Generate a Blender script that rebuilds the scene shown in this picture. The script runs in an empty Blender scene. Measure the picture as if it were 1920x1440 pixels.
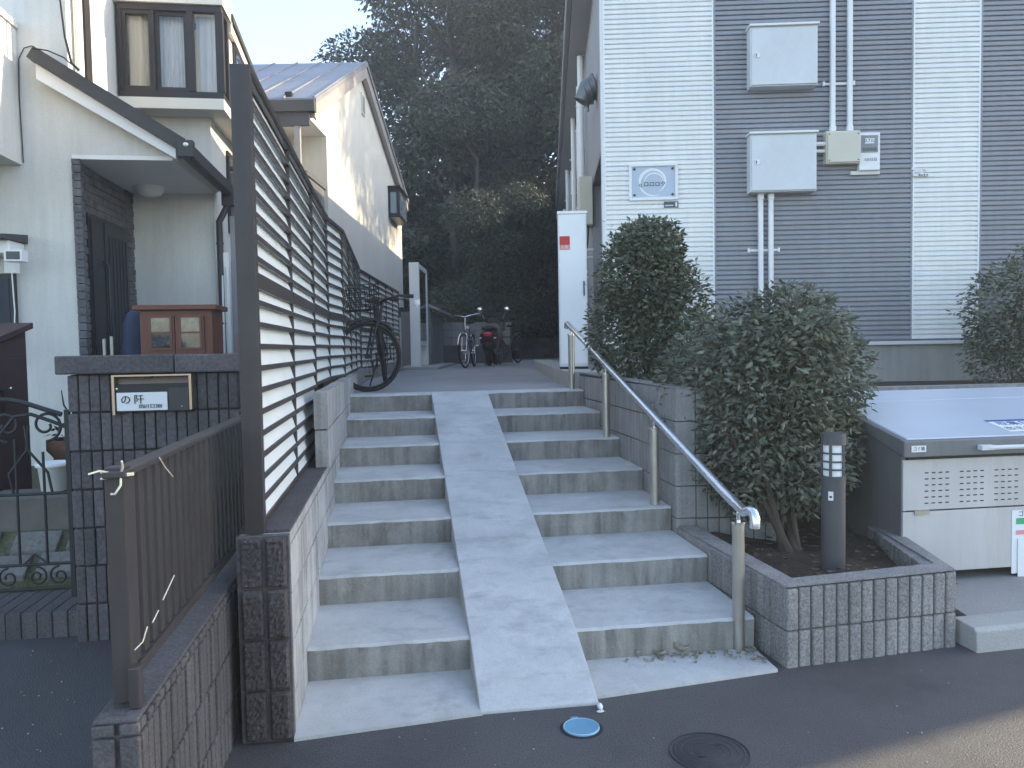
import bpy, math, random
from mathutils import Vector, Matrix
random.seed(7)
SC = bpy.context.scene
COL = SC.collection
R = math.radians
sin, cos, pi = math.sin, math.cos, math.pi

# ------------------------------------------------------------------ camera model
YAW, PITCH, ROLL, CAMH, FPX = .1452, .0469, .0173, 1.4393, 1483.1
def ray(u, v):
    u -= 960.; v -= 720.
    a = cos(ROLL)*u - sin(ROLL)*v; b = sin(ROLL)*u + cos(ROLL)*v
    X, Yc, Zc = a/FPX, 1., -b/FPX
    Y = cos(PITCH)*Yc + sin(PITCH)*Zc; Z = -sin(PITCH)*Yc + cos(PITCH)*Zc
    return Vector((cos(YAW)*X + sin(YAW)*Y, -sin(YAW)*X + cos(YAW)*Y, Z))
EYE = Vector((0, 0, CAMH))
def at(u, v, x=None, y=None, z=None):
    d = ray(u, v)
    k = (z-CAMH)/d.z if z is not None else (y/d.y if y is not None else x/d.x)
    return EYE + d*k
def on_plane(u, v, p, q):
    d = ray(u, v); n = Vector((-(q[1]-p[1]), q[0]-p[0]))
    k = (n.x*p[0]+n.y*p[1])/(n.x*d.x+n.y*d.y)
    return EYE + d*k

# ------------------------------------------------------------------ materials
MATS = {}
def mat(name, col, rough=.6, var=.12, scale=2.5, bump=0., bscale=80., metal=0., spec=.4,
        streak=0., stain=None, stain_amt=.5, stain_scale=1.2, isl=0., fine=0., stretch=(1,1,1), grime=None, grime_amt=.6, grime_scale=5., grime_stretch=(1,1,1)):
    if name in MATS: return MATS[name]
    m = bpy.data.materials.new(name); m.use_nodes = True
    nt = m.node_tree; N = nt.nodes; L = nt.links
    b = N['Principled BSDF']
    b.inputs['Roughness'].default_value = rough
    b.inputs['Metallic'].default_value = metal
    b.inputs['Specular IOR Level'].default_value = spec
    tc = N.new('ShaderNodeTexCoord')
    mp = N.new('ShaderNodeMapping'); mp.inputs['Scale'].default_value = stretch
    L.new(tc.outputs['Object'], mp.inputs['Vector'])
    def noise(sc, det=4, vec=None, rgh=.55):
        n = N.new('ShaderNodeTexNoise'); n.inputs['Scale'].default_value = sc
        n.inputs['Detail'].default_value = det; n.inputs['Roughness'].default_value = rgh
        L.new(vec or mp.outputs['Vector'], n.inputs['Vector']); return n
    def rng(src, a, c, lo, hi):
        r = N.new('ShaderNodeMapRange'); r.inputs['From Min'].default_value = a; r.inputs['From Max'].default_value = c
        r.inputs['To Min'].default_value = lo; r.inputs['To Max'].default_value = hi
        L.new(src, r.inputs['Value']); return r.outputs['Result']
    def mul(a, c):
        q = N.new('ShaderNodeMath'); q.operation = 'MULTIPLY'; L.new(a, q.inputs[0]); L.new(c, q.inputs[1]); return q.outputs[0]
    val = rng(noise(scale, 6, rgh=.62).outputs['Fac'], .3, .7, 1-var, 1+var)
    if fine: val = mul(val, rng(noise(bscale*1.3, 2).outputs['Fac'], .3, .7, 1-fine, 1+fine))
    if isl:
        gi = N.new('ShaderNodeNewGeometry'); val = mul(val, rng(gi.outputs['Random Per Island'], 0, 1, 1-isl, 1+isl))
    if streak:
        m2 = N.new('ShaderNodeMapping'); m2.inputs['Scale'].default_value = (14, 14, .9)
        L.new(tc.outputs['Object'], m2.inputs['Vector'])
        val = mul(val, rng(noise(1.3, 5, m2.outputs['Vector']).outputs['Fac'], .3, .7, 1-streak, 1+streak*.6))
    base = N.new('ShaderNodeMix'); base.data_type = 'RGBA'; base.blend_type = 'MULTIPLY'; base.inputs['Factor'].default_value = 1
    base.inputs['A'].default_value = (*col, 1)
    L.new(val, base.inputs['B'])
    out = base.outputs['Result']
    if stain:
        f = rng(noise(stain_scale, 7, rgh=.7).outputs['Fac'], .5, .72, 0, stain_amt)
        mx = N.new('ShaderNodeMix'); mx.data_type = 'RGBA'; L.new(f, mx.inputs['Factor'])
        L.new(out, mx.inputs['A']); mx.inputs['B'].default_value = (*stain, 1); out = mx.outputs['Result']
    if grime:
        m3 = N.new('ShaderNodeMapping'); m3.inputs['Scale'].default_value = grime_stretch; m3.inputs['Location'].default_value = (3.3,1.7,.4)
        L.new(tc.outputs['Object'], m3.inputs['Vector'])
        f = rng(noise(grime_scale, 9, m3.outputs['Vector'], .72).outputs['Fac'], .52, .66, 0, grime_amt)
        mx = N.new('ShaderNodeMix'); mx.data_type = 'RGBA'; L.new(f, mx.inputs['Factor'])
        L.new(out, mx.inputs['A']); mx.inputs['B'].default_value = (*grime, 1); out = mx.outputs['Result']
    L.new(out, b.inputs['Base Color'])
    if bump:
        bp = N.new('ShaderNodeBump'); bp.inputs['Strength'].default_value = min(1, bump); bp.inputs['Distance'].default_value = .006 if bump < 1 else .006*bump
        L.new(noise(bscale, 5, rgh=.65).outputs['Fac'], bp.inputs['Height']); L.new(bp.outputs['Normal'], b.inputs['Normal'])
    MATS[name] = m
    return m
def glass_mat(name, tint=(.8,.85,.9), refl=.25):
    if name in MATS: return MATS[name]
    m = bpy.data.materials.new(name); m.use_nodes = True
    nt = m.node_tree; N = nt.nodes; L = nt.links
    N.remove(N['Principled BSDF']); o = N['Material Output']
    t = N.new('ShaderNodeBsdfTransparent'); t.inputs['Color'].default_value = (*tint, 1)
    g = N.new('ShaderNodeBsdfGlossy'); g.inputs['Roughness'].default_value = .03
    mx = N.new('ShaderNodeMixShader'); fr = N.new('ShaderNodeFresnel'); fr.inputs['IOR'].default_value = 1.5
    ad = N.new('ShaderNodeMath'); ad.operation = 'ADD'; ad.inputs[1].default_value = refl*.4; L.new(fr.outputs[0], ad.inputs[0])
    L.new(ad.outputs[0], mx.inputs['Fac']); L.new(t.outputs[0], mx.inputs[1]); L.new(g.outputs[0], mx.inputs[2])
    L.new(mx.outputs[0], o.inputs['Surface']); MATS[name] = m; return m
def leaf_mat(name, c1, c2, rough=.45, transl=.25):
    if name in MATS: return MATS[name]
    m = bpy.data.materials.new(name); m.use_nodes = True
    nt = m.node_tree; N = nt.nodes; L = nt.links
    b = N['Principled BSDF']; o = N['Material Output']; b.inputs['Roughness'].default_value = rough; b.inputs['Specular IOR Level'].default_value = .35
    tc = N.new('ShaderNodeTexCoord'); n = N.new('ShaderNodeTexNoise'); n.inputs['Scale'].default_value = 1.7; n.inputs['Detail'].default_value = 8; n.inputs['Roughness'].default_value = .8
    L.new(tc.outputs['Object'], n.inputs['Vector'])
    cr = N.new('ShaderNodeValToRGB'); cr.color_ramp.elements[0].position = .35; cr.color_ramp.elements[1].position = .68
    cr.color_ramp.elements[0].color = (*c1, 1); cr.color_ramp.elements[1].color = (*c2, 1)
    gi = N.new('ShaderNodeNewGeometry'); ad = N.new('ShaderNodeMath'); ad.operation = 'MULTIPLY_ADD'; ad.inputs[1].default_value = .34
    L.new(gi.outputs['Random Per Island'], ad.inputs[0]); sb = N.new('ShaderNodeMath'); sb.operation = 'SUBTRACT'; sb.inputs[1].default_value = .17
    L.new(n.outputs['Fac'], sb.inputs[0]); L.new(sb.outputs[0], ad.inputs[2])
    L.new(ad.outputs[0], cr.inputs['Fac']); L.new(cr.outputs['Color'], b.inputs['Base Color'])
    t = N.new('ShaderNodeBsdfTranslucent'); L.new(cr.outputs['Color'], t.inputs['Color'])
    mx = N.new('ShaderNodeMixShader'); mx.inputs['Fac'].default_value = transl
    L.new(b.outputs[0], mx.inputs[1]); L.new(t.outputs[0], mx.inputs[2]); L.new(mx.outputs[0], o.inputs['Surface'])
    MATS[name] = m; return m

# ------------------------------------------------------------------ mesh builder
W = {}
class MB:
    def __init__(s, m=None):
        s.v = []; s.f = []; s.mi = []; s.sm = []; s.m = m or Matrix.Identity(4); s.i = 0
    def add(s, vs, fs, smooth=False):
        o = len(s.v)
        s.v += [s.m @ Vector(p) for p in vs]
        for f in fs:
            s.f.append([o+k for k in f]); s.mi.append(s.i); s.sm.append(smooth)
    def box(s, x0, x1, y0, y1, z0, z1):
        s.add([(x0,y0,z0),(x1,y0,z0),(x1,y1,z0),(x0,y1,z0),(x0,y0,z1),(x1,y0,z1),(x1,y1,z1),(x0,y1,z1)],
              [(3,2,1,0),(4,5,6,7),(0,1,5,4),(1,2,6,5),(2,3,7,6),(3,0,4,7)])
    def frame(s, o, ex, ey, ez, x0, x1, y0, y1, z0, z1):   # box along given axes
        o, ex, ey, ez = map(Vector, (o, ex, ey, ez))
        P = [o+ex*a+ey*b+ez*c for c in (z0,z1) for a, b in ((x0,y0),(x1,y0),(x1,y1),(x0,y1))]
        s.add(P, [(3,2,1,0),(4,5,6,7),(0,1,5,4),(1,2,6,5),(2,3,7,6),(3,0,4,7)])
    def hexa(s, a, b):   # two quads a (bottom) and b (top)
        s.add(list(a)+list(b), [(3,2,1,0),(4,5,6,7),(0,1,5,4),(1,2,6,5),(2,3,7,6),(3,0,4,7)])
    def prism(s, poly, vec):
        n = len(poly); vec = Vector(vec); P = [Vector(p) for p in poly]
        s.add(P+[p+vec for p in P], [tuple(range(n-1,-1,-1)), tuple(range(n,2*n))]+[(k,(k+1)%n,n+(k+1)%n,n+k) for k in range(n)])
    def tube(s, pts, r, n=10, closed=False, cap=True):
        pts = [Vector(p) for p in pts]; K = len(pts); rs = r if isinstance(r, (list, tuple)) else [r]*K
        vs = []; up = None
        for k, p in enumerate(pts):
            a = pts[(k-1) % K] if (k > 0 or closed) else p; c = pts[(k+1) % K] if (k < K-1 or closed) else p
            t = (c-a).normalized()
            if up is None: up = t.orthogonal().normalized()
            else:
                up = (up - t*up.dot(t)); up = up.normalized() if up.length > 1e-6 else t.orthogonal().normalized()
            w = t.cross(up)
            vs += [p+(up*cos(2*pi*j/n)+w*sin(2*pi*j/n))*rs[k] for j in range(n)]
        fs = []
        for k in range(K if closed else K-1):
            k2 = (k+1) % K
            fs += [(k*n+j, k*n+(j+1) % n, k2*n+(j+1) % n, k2*n+j) for j in range(n)]
        s.add(vs, fs, True)
        if cap and not closed:
            s.add(vs[:n], [tuple(range(n-1,-1,-1))]); s.add(vs[-n:], [tuple(range(n))])
    def lathe(s, prof, c, n=20, cap=True):
        c = Vector(c); vs = []
        for r, z in prof: vs += [c+Vector((r*cos(2*pi*j/n), r*sin(2*pi*j/n), z)) for j in range(n)]
        fs = [(k*n+j, k*n+(j+1) % n, (k+1)*n+(j+1) % n, (k+1)*n+j) for k in range(len(prof)-1) for j in range(n)]
        s.add(vs, fs, True)
        if cap: s.add(vs[:n], [tuple(range(n-1,-1,-1))]); s.add(vs[-n:], [tuple(range(n))])
    def ring(s, c, R_, r, ax=(0,0,1), n=28, k=8, a0=0, a1=2*pi):
        ax = Vector(ax).normalized(); e = ax.orthogonal().normalized(); g = ax.cross(e); c = Vector(c)
        full = abs(a1-a0) > 6.28
        pts = [c+(e*cos(a0+(a1-a0)*j/n)+g*sin(a0+(a1-a0)*j/n))*R_ for j in range(n if full else n+1)]
        s.tube(pts, r, k, closed=full)
    def blob(s, c, rx, ry, rz, n=12, k=8):
        prof = []
        vs = []; c = Vector(c)
        for i in range(k+1):
            t = -pi/2+pi*i/k
            vs += [c+Vector((rx*cos(t)*cos(2*pi*j/n), ry*cos(t)*sin(2*pi*j/n), rz*sin(t))) for j in range(n)]
        s.add(vs, [(i*n+j, i*n+(j+1) % n, (i+1)*n+(j+1) % n, (i+1)*n+j) for i in range(k) for j in range(n)], True)
    def build(s, name, mats, parent=None, bevel=0, seg=2, solid=0, loc=None):
        if not isinstance(mats, (list, tuple)): mats = [mats]
        if parent is not None: base = W[parent.name]
        elif loc is not None: base = Vector(loc)
        else:
            xs = [p.x for p in s.v]; ys = [p.y for p in s.v]; zs = [p.z for p in s.v]
            base = Vector(((min(xs)+max(xs))/2, (min(ys)+max(ys))/2, min(zs)))
        me = bpy.data.meshes.new(name)
        me.from_pydata([tuple(p-base) for p in s.v], [], s.f)
        for m in mats: me.materials.append(m)
        me.polygons.foreach_set('material_index', s.mi); me.polygons.foreach_set('use_smooth', s.sm); me.update()
        o = bpy.data.objects.new(name, me); COL.objects.link(o)
        if parent is not None: o.parent = parent
        else: o.location = base
        W[o.name] = base
        if solid:
            q = o.modifiers.new('s', 'SOLIDIFY'); q.thickness = solid; q.offset = 0
        if bevel:
            q = o.modifiers.new('b', 'BEVEL'); q.width = bevel; q.segments = seg; q.limit_method = 'ANGLE'; q.angle_limit = R(40); q.harden_normals = False
        return o
def tag(o, label=None, cat=None, group=None, kind=None):
    if label: o['label'] = label
    if cat: o['category'] = cat
    if group: o['group'] = group
    if kind: o['kind'] = kind
    return o
def thing(name, label, cat, loc=(0,0,0), group=None):
    o = bpy.data.objects.new(name, None); COL.objects.link(o); o.empty_display_size = .1
    o.location = loc; W[o.name] = Vector(loc)
    return tag(o, label, cat, group)
def copy_tree(o, parent=None):
    c = o.copy(); COL.objects.link(c); c.parent = parent
    for ch in [q for q in bpy.data.objects if q.parent == o]: copy_tree(ch, c)
    return c
def text_mesh(name, txt, size, m, parent, origin, ex, ey, thick=.0015):
    cu = bpy.data.curves.new('t', 'FONT'); cu.body = txt; cu.size = size; cu.extrude = thick
    cu.align_x = 'CENTER'; cu.align_y = 'CENTER'
    to = bpy.data.objects.new('t', cu); COL.objects.link(to)
    bpy.context.view_layer.update()
    me = bpy.data.meshes.new_from_object(to.evaluated_get(bpy.context.evaluated_depsgraph_get()))
    bpy.data.objects.remove(to)
    ex, ey = Vector(ex).normalized(), Vector(ey).normalized(); ez = ex.cross(ey)
    base = W[parent.name]; o_ = Vector(origin)
    me.transform(Matrix(((ex.x,ey.x,ez.x,o_.x-base.x),(ex.y,ey.y,ez.y,o_.y-base.y),(ex.z,ey.z,ez.z,o_.z-base.z),(0,0,0,1))))
    me.materials.clear(); me.materials.append(m)
    o = bpy.data.objects.new(name, me); COL.objects.link(o); o.parent = parent; W[o.name] = base
    return o

# ------------------------------------------------------------------ shared shapes
def block_wall(mb, p, q, z0, z1, t, ch=.19, bl=.39, joint=.009, rib=None, ribgap=.008, inset=.008, jit=.002, two=True, off=0., ends=False):
    """courses of blocks on the right-hand side face of the line p->q (and the left face when two); core in slot 1"""
    p = Vector((p[0],p[1],0)); q = Vector((q[0],q[1],0)); d = (q-p); Ln = d.length; d.normalize(); n = Vector((-d.y, d.x, 0)); up = Vector((0,0,1))
    if t < 0: n = -n; t = -t
    i0 = mb.i
    mb.i = i0+1
    mb.frame(p, d, n, up, inset, Ln-inset, inset, t-inset, z0, z1-inset*.5)
    mb.i = i0
    z = z0; r = 0
    while z < z1-.02:
        zt = min(z+ch, z1)
        x = -(bl/2 if r % 2 and not rib else 0)-off
        step = rib or bl
        while x < Ln-.005:
            a = max(x, 0); b = min(x+step-(ribgap if rib else joint), Ln)
            if b-a > .012:
                j = random.uniform(-jit, jit)
                mb.frame(p, d, n, up, a, b, j, t-(j if two else inset), z+(0 if z == z0 else joint/2), zt-(joint/2 if zt < z1-.001 else 0))
            x += step
        z = zt; r += 1
def spiral(c, r0, r1, turns, a0, ex, ey, n=26):
    c = Vector(c); ex = Vector(ex); ey = Vector(ey)
    return [c+(ex*cos(a0+turns*2*pi*k/n)+ey*sin(a0+turns*2*pi*k/n))*(r0+(r1-r0)*k/n) for k in range(n+1)]
def leaves(mb, lobes, n, size, asp=.42, shell=.55, droop=.25, rnd=random):
    """leaf blades scattered through a set of ellipsoid lobes (cx,cy,cz,rx,ry,rz,weight)"""
    wts = [l[6] for l in lobes]
    for l in rnd.choices(lobes, wts, k=n):
        d = Vector((rnd.gauss(0,1), rnd.gauss(0,1), rnd.gauss(0,1))).normalized()
        rr = (shell+(1-shell)*rnd.random()**.6)*rnd.uniform(.93, 1.07) if rnd.random() < .8 else rnd.random()
        p = Vector((l[0]+d.x*l[3]*rr, l[1]+d.y*l[4]*rr, l[2]+d.z*l[5]*rr))
        t = (Vector((rnd.gauss(0,1), rnd.gauss(0,1), rnd.gauss(0,.6)))+d*.9).normalized(); t.z -= droop; t.normalize()
        s_ = t.cross(d+Vector((rnd.gauss(0,.5), rnd.gauss(0,.5), rnd.gauss(0,.5))))
        if s_.length < 1e-3: s_ = t.orthogonal()
        s_.normalize(); nn = t.cross(s_); L = size*rnd.uniform(.65, 1.3); w = L*asp*.5
        o = len(mb.v)
        mb.v += [mb.m @ p, mb.m @ (p+t*L*.45+s_*w+nn*w*.35), mb.m @ (p+t*L), mb.m @ (p+t*L*.45-s_*w+nn*w*.35)]
        mb.f.append([o, o+1, o+2, o+3]); mb.mi.append(mb.i); mb.sm.append(False)

# ------------------------------------------------------------------ palette
ASPHALT = mat('asphalt', (.07,.07,.075), .58, .2, 1.1, 1.5, 140, spec=.6, fine=.65, grime=(.025,.025,.028), grime_amt=.5, grime_scale=1.6, stain=(.085,.083,.08), stain_amt=.35, stain_scale=.9)
SOILM = mat('soil_mat', (.055,.042,.03), .95, .35, 9, 1, 60, fine=.3)
TREAD = mat('concrete_tread', (.51,.512,.50), .75, .15, 2.2, .35, 110, fine=.06, stain=(.33,.33,.32), stain_amt=.6, stain_scale=2.0, grime=(.24,.235,.22), grime_amt=.35, grime_scale=6)
RAMPM = mat('concrete_ramp', (.5,.505,.505), .72, .14, 2.6, .35, 90, fine=.06, stain=(.3,.3,.3), stain_amt=.6, stain_scale=3.2, grime=(.28,.28,.28), grime_amt=.45, grime_scale=4.5, grime_stretch=(.7,2.2,1))
RISER = mat('concrete_riser', (.285,.27,.245), .85, .2, 3, .6, 90, streak=.34, stain=(.42,.42,.40), stain_amt=.5, stain_scale=5.5, fine=.1, grime=(.11,.1,.085), grime_amt=.6, grime_scale=2.2, grime_stretch=(5,5,1.2))  # streaked weathering, base also darkened for the weaker light on risers
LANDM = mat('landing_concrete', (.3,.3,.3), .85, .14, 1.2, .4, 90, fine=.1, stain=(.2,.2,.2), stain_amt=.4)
BLOCKL = mat('weathered_block', (.40,.39,.375), .85, .15, 2, .5, 70, streak=.34, isl=.08, grime=(.17,.155,.145), grime_amt=.6, grime_scale=1.6, grime_stretch=(4,4,1), stain=(.62,.62,.61), stain_amt=.75, stain_scale=2.6, fine=.08)
MORT = mat('mortar_dark', (.09,.087,.085), .95, .15, 9, .5, 60)
BLOCKG = mat('grey_split_block', (.265,.255,.248), .9, .16, 2.5, 1.4, 75, fine=.34, streak=.14, isl=.13, grime=(.15,.145,.135), grime_amt=.4, grime_scale=3)
BLOCKS = mat('grey_smooth_block', (.29,.285,.275), .88, .14, 2.5, .6, 60, fine=.12, streak=.24, stain=(.16,.15,.14), stain_amt=.5)
BLOCKD = mat('dark_split_block', (.075,.067,.066), .88, .2, 3, 1.5, 65, fine=.35)
BLOCKB = mat('brown_split_block', (.092,.087,.09), .9, .2, 2.5, 1.2, 80, fine=.28, isl=.13, streak=.12)
BLOCKP = mat('plum_block', (.1,.09,.094), .8, .25, 4, 1.1, 45, fine=.25, isl=.28)
FENCEM = mat('brown_aluminium', (.056,.048,.047), .45, .14, 3, .12, 60, metal=.2, spec=.45, streak=.15)
LOUVW = mat('white_louver', (.84,.88,.86), .35, .05, 2)
IRON = mat('black_iron', (.018,.02,.024), .45, .15, 6, .3, 120)
STUCCO = mat('cream_stucco', (.66,.65,.61), .88, .06, 1.0, .8, 95, fine=.07, streak=.05, grime=(.45,.45,.44), grime_amt=.25, grime_scale=1.1, grime_stretch=(3,3,.5))
STUCCO2 = mat('pale_stucco', (.72,.695,.61), .88, .05, .8, .5, 100, fine=.05, streak=.05)
WHITE = mat('white_paint', (.8,.8,.79), .45, .04, 2)
CREAMT = mat('cream_trim', (.7,.67,.6), .5, .05, 2)
DKFRAME = mat('bronze_frame', (.03,.027,.03), .4, .06, 4, metal=.3)
DKROOF = mat('dark_roof_metal', (.045,.043,.045), .5, .15, 3, .2, 30)
GREYROOF = mat('grey_roof_sheet', (.24,.245,.27), .5, .1, 1.5, .2, 20)
STONE = mat('slate_cladding', (.12,.12,.13), .85, .35, 7, 1, 40, fine=.2)
DOORM = mat('navy_door', (.02,.021,.028), .4, .1, 3)
BROWNW = mat('brown_cabinet_paint', (.17,.062,.04), .5, .12, 4, .15, 60)
PLUMW = mat('plum_shed_paint', (.05,.028,.035), .55, .12, 3)
SIDW = mat('white_siding', (.84,.84,.82), .5, .04, 1.5, .08, 30, streak=.05)
SIDG = mat('grey_siding', (.285,.288,.318), .55, .07, 1.5, .08, 30, streak=.06)
SIDE = mat('side_wall_grey', (.3,.3,.31), .6, .06, 1.5)
BOXM = mat('light_grey_steel', (.66,.67,.68), .42, .05, 1.5, .05, 9, grime=(.5,.49,.46), grime_amt=.25, grime_scale=2.2)
BEIGE = mat('beige_plastic', (.62,.58,.47), .5, .04, 3)
STEEL = mat('brushed_steel', (.56,.535,.48), .34, .12, 5, metal=.9, streak=.1)
ALU = mat('polished_aluminium', (.72,.76,.82), .25, .05, 5, metal=.9)
CHROME = mat('chrome', (.8,.8,.8), .12, .03, 5, metal=1)
BLACKR = mat('black_rubber', (.012,.012,.013), .7, .15, 8)
BLACKP = mat('black_plastic', (.015,.015,.017), .4, .1, 8)
BOLL = mat('bollard_grey', (.085,.085,.09), .45, .06, 3)
FROST = mat('frosted_panel', (.8,.8,.8), .4, .03, 3)
GBOXG = mat('garbage_box_grey', (.17,.172,.172), .5, .08, 2, .05, 15, streak=.1)
GBOXW = mat('garbage_box_panel', (.56,.53,.51), .45, .06, 2, .06, 10, streak=.04, grime=(.42,.37,.32), grime_amt=.4, grime_scale=.9, grime_stretch=(4,4,.5))
GLID = mat('garbage_box_lid', (.5,.54,.6), .35, .06, 1.5)  # blue tint of the base stands in for reflected sky
INK = mat('black_ink', (.02,.02,.025), .6, 0, 3)
INKB = mat('blue_ink', (.03,.08,.3), .6, 0, 3)
PAPER = mat('white_paper', (.8,.8,.8), .6, .03, 3)
RED = mat('red_plastic', (.5,.03,.03), .4, .05, 3)
GREENP = mat('green_print', (.05,.4,.18), .6, .05, 3)
PINKP = mat('pink_print', (.75,.3,.32), .6, .05, 3)
COPPER = mat('copper_frame', (.55,.4,.28), .35, .06, 4, metal=.6)
GLASS = glass_mat('window_glass', (.95,.95,.95), .0)
DGLASS = mat('dark_glass', (.012,.016,.022), .06, .05, 3, spec=.9)
BLUEC = mat('blue_cover', (.12,.3,.44), .45, .06, 6)
BARK = mat('bark', (.075,.06,.045), .9, .3, 9, 1, 40, stretch=(1,1,.25))
MOSS = mat('mossy_ground', (.07,.075,.035), .95, .4, 5, 1, 40, fine=.4, stain=(.14,.13,.11), stain_amt=.7, stain_scale=3)
CURB = mat('curb_concrete', (.36,.355,.34), .85, .1, 2, .4, 90, fine=.1)
PADM = mat('pad_concrete', (.3,.295,.285), .85, .1, 1.5, .4, 90, fine=.1)
TWINE = mat('pale_twine', (.7,.66,.5), .7, .1, 8)
DRYLEAF = mat('dry_leaf', (.3,.26,.2), .8, .3, 20)
CURTAIN = mat('curtain_cloth', (.84,.8,.7), .9, .06, 5)
# ================================================================== SETTING
def struct(name, mb, m, kind='structure', bevel=0, label=None):
    o = mb.build(name, m, bevel=bevel); o['kind'] = kind
    if label: o['label'] = label
    return o
m = MB(); m.add([(-250,-250,-.06),(250,-250,-.06),(250,250,-.06),(-250,250,-.06)], [(0,1,2,3)])
struct('ground', m, SOILM)
m = MB(); m.add([(-60,-40,-.02),(60,-40,-.02),(60,6,-.02),(-60,6,-.02)], [(0,1,2,3)])
struct('road', m, ASPHALT)

Y1, TR, NS, RH = 3.4665, .562, 7, .15
YN = [Y1+(k)*TR for k in range(NS)]        # nosing positions, step k+1 at height .15*(k+1)
XL, XR, RA, RB = -.41, 1.64, .297, .783

# landing path, widening and turning with the alley
m = MB()
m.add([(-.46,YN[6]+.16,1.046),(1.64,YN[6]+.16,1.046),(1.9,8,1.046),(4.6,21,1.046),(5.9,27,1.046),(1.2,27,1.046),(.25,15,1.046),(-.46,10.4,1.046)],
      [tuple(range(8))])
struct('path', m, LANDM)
# upper terrace on both sides of the path
m = MB()
m.prism([(1.7,5.62,0),(9,5.35,0),(30,4.5,0),(30,40,0),(1.95,8,0)][::1], (0,0,1.03))
struct('terrace_ground', m, SOILM)
m = MB()
m.add([(-.45,10.3,1.02),(-30,10.3,1.02),(-30,60,1.02),(40,60,1.02),(40,26,1.02),(.25,26,1.02)], [(0,5,4,3,2,1)])
struct('upper_ground', m, SOILM)
# garden in front of the left house
m = MB(); m.prism([(-12,4.74,-.05),(-12,4.74,.14),(-12,5.04,.39),(-12,10.3,.45),(-12,10.3,-.05)], (11.17,0,0)); struct('garden_ground', m, MOSS)
m = MB()
for k in range(9):
    px = -3.6+.31*k+random.uniform(-.03,.03)
    for q in range(2):
        ya = 4.77+.13*q+.01*(k%2); xa_ = px+.12*q; za = .165+(ya-4.74)*.833
        m.hexa([(xa_,ya,za-.03),(xa_+.25,ya,za-.03),(xa_+.25,ya+.11,za+.06),(xa_,ya+.11,za+.06)], [(xa_,ya,za+.008),(xa_+.25,ya,za+.008),(xa_+.25,ya+.11,za+.1),(xa_,ya+.11,za+.1)])
struct('paving', m, mat('stepping_stone', (.16,.155,.14), .9, .25, 4, .8, 40, fine=.2), bevel=.008)
# hill put in behind the wood to block sky light through the trees
m = MB(); NX, NY = 40, 24; vs = []
for j in range(NY+1):
    for i in range(NX+1):
        x = -45+130*i/NX; y = 30+60*j/NY
        t = max(0, (y-33-.12*max(0,-x))/34)
        z = .9+9.5*min(1, t)**1.1+.9*sin(x*.31+y*.2)*min(1, t*3)+max(0, (x-14)/30)*5*min(1, t*2)
        vs.append((x, y, z))
m.add(vs, [(j*(NX+1)+i, j*(NX+1)+i+1, (j+1)*(NX+1)+i+1, (j+1)*(NX+1)+i) for j in range(NY) for i in range(NX)], True)
struct('added_hill', m, mat('leaf_litter', (.045,.038,.026), .95, .35, 2, 1, 12, fine=.3))

# ================================================================== STAIRS
st = thing('concrete_staircase', 'pale concrete steps climbing to the alley with a smooth ramp down their middle', 'stairs', (.6, 3.1, -.02))
def step_mesh(x0, x1, k, jag):
    """step k (1..7): riser in slot 1, tread in slot 0, uneven cast nosing"""
    b = MB(); n = 14
    y0 = YN[k-1]; y1 = (YN[k] if k < NS else YN[6]+.16)+.04; z1 = RH*k; z0 = RH*(k-1)-.03
    xs = [x0+(x1-x0)*i/n for i in range(n+1)]
    jz = [random.uniform(-.003,.002) for _ in xs]; jy = [random.uniform(-.004,.004) for _ in xs]
    vs = []
    for x, a, c in zip(xs, jz, jy):
        vs += [(x,y0+.006,z0),(x,y0+c*.6,z1-.012+a),(x,y0+.012+c,z1+a*.4),(x,y1,z1+.004)]
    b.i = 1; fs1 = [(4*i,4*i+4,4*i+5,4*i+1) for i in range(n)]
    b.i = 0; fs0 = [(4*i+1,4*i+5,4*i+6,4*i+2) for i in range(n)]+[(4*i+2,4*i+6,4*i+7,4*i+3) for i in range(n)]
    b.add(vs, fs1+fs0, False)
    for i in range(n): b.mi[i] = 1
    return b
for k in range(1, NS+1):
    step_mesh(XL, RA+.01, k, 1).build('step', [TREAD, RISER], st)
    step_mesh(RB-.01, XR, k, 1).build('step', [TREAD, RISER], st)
def slab(poly_front, yb):
    b = MB(); P = [Vector((x,y,z)) for x, y, z in poly_front]
    top = P+[Vector((P[-1].x, yb, .002)), Vector((P[0].x, yb, .002))]
    b.add(top+[p-Vector((0,0,.12)) for p in top], [(0,1,2,3),(0,4,5,1),(1,5,6,2),(3,7,4,0)])
    return b
slab([(XL,2.98,-.006),(RA+.01,3.062,-.006)], YN[0]+.03).build('bottom_slab', TREAD, st)
slab([(RB-.01,3.118,-.006),(XR,3.235,-.006)], YN[0]+.03).build('bottom_slab', TREAD, st)
def zr(y): return .154+(y-YN[0])*RH/TR
b = MB()
ys = [3.07, 3.25, YN[0], 5.16]
zs = [-.008, .07, .154, zr(5.16)]
b.prism([(RA,y,z) for y, z in zip(ys, zs)]+[(RA,5.16,-.1),(RA,3.07,-.1)], (RB-RA,0,0))
b.build('ramp_slab', RAMPM, st, bevel=.005)
b = MB(); b.prism([(RA,5.168,zr(5.168)),(RA,YN[6],1.054),(RA,YN[6]+.17,1.056),(RA,YN[6]+.17,.6),(RA,5.168,.2)], (RB-RA,0,0))
b.build('ramp_slab', RAMPM, st, bevel=.005)

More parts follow.
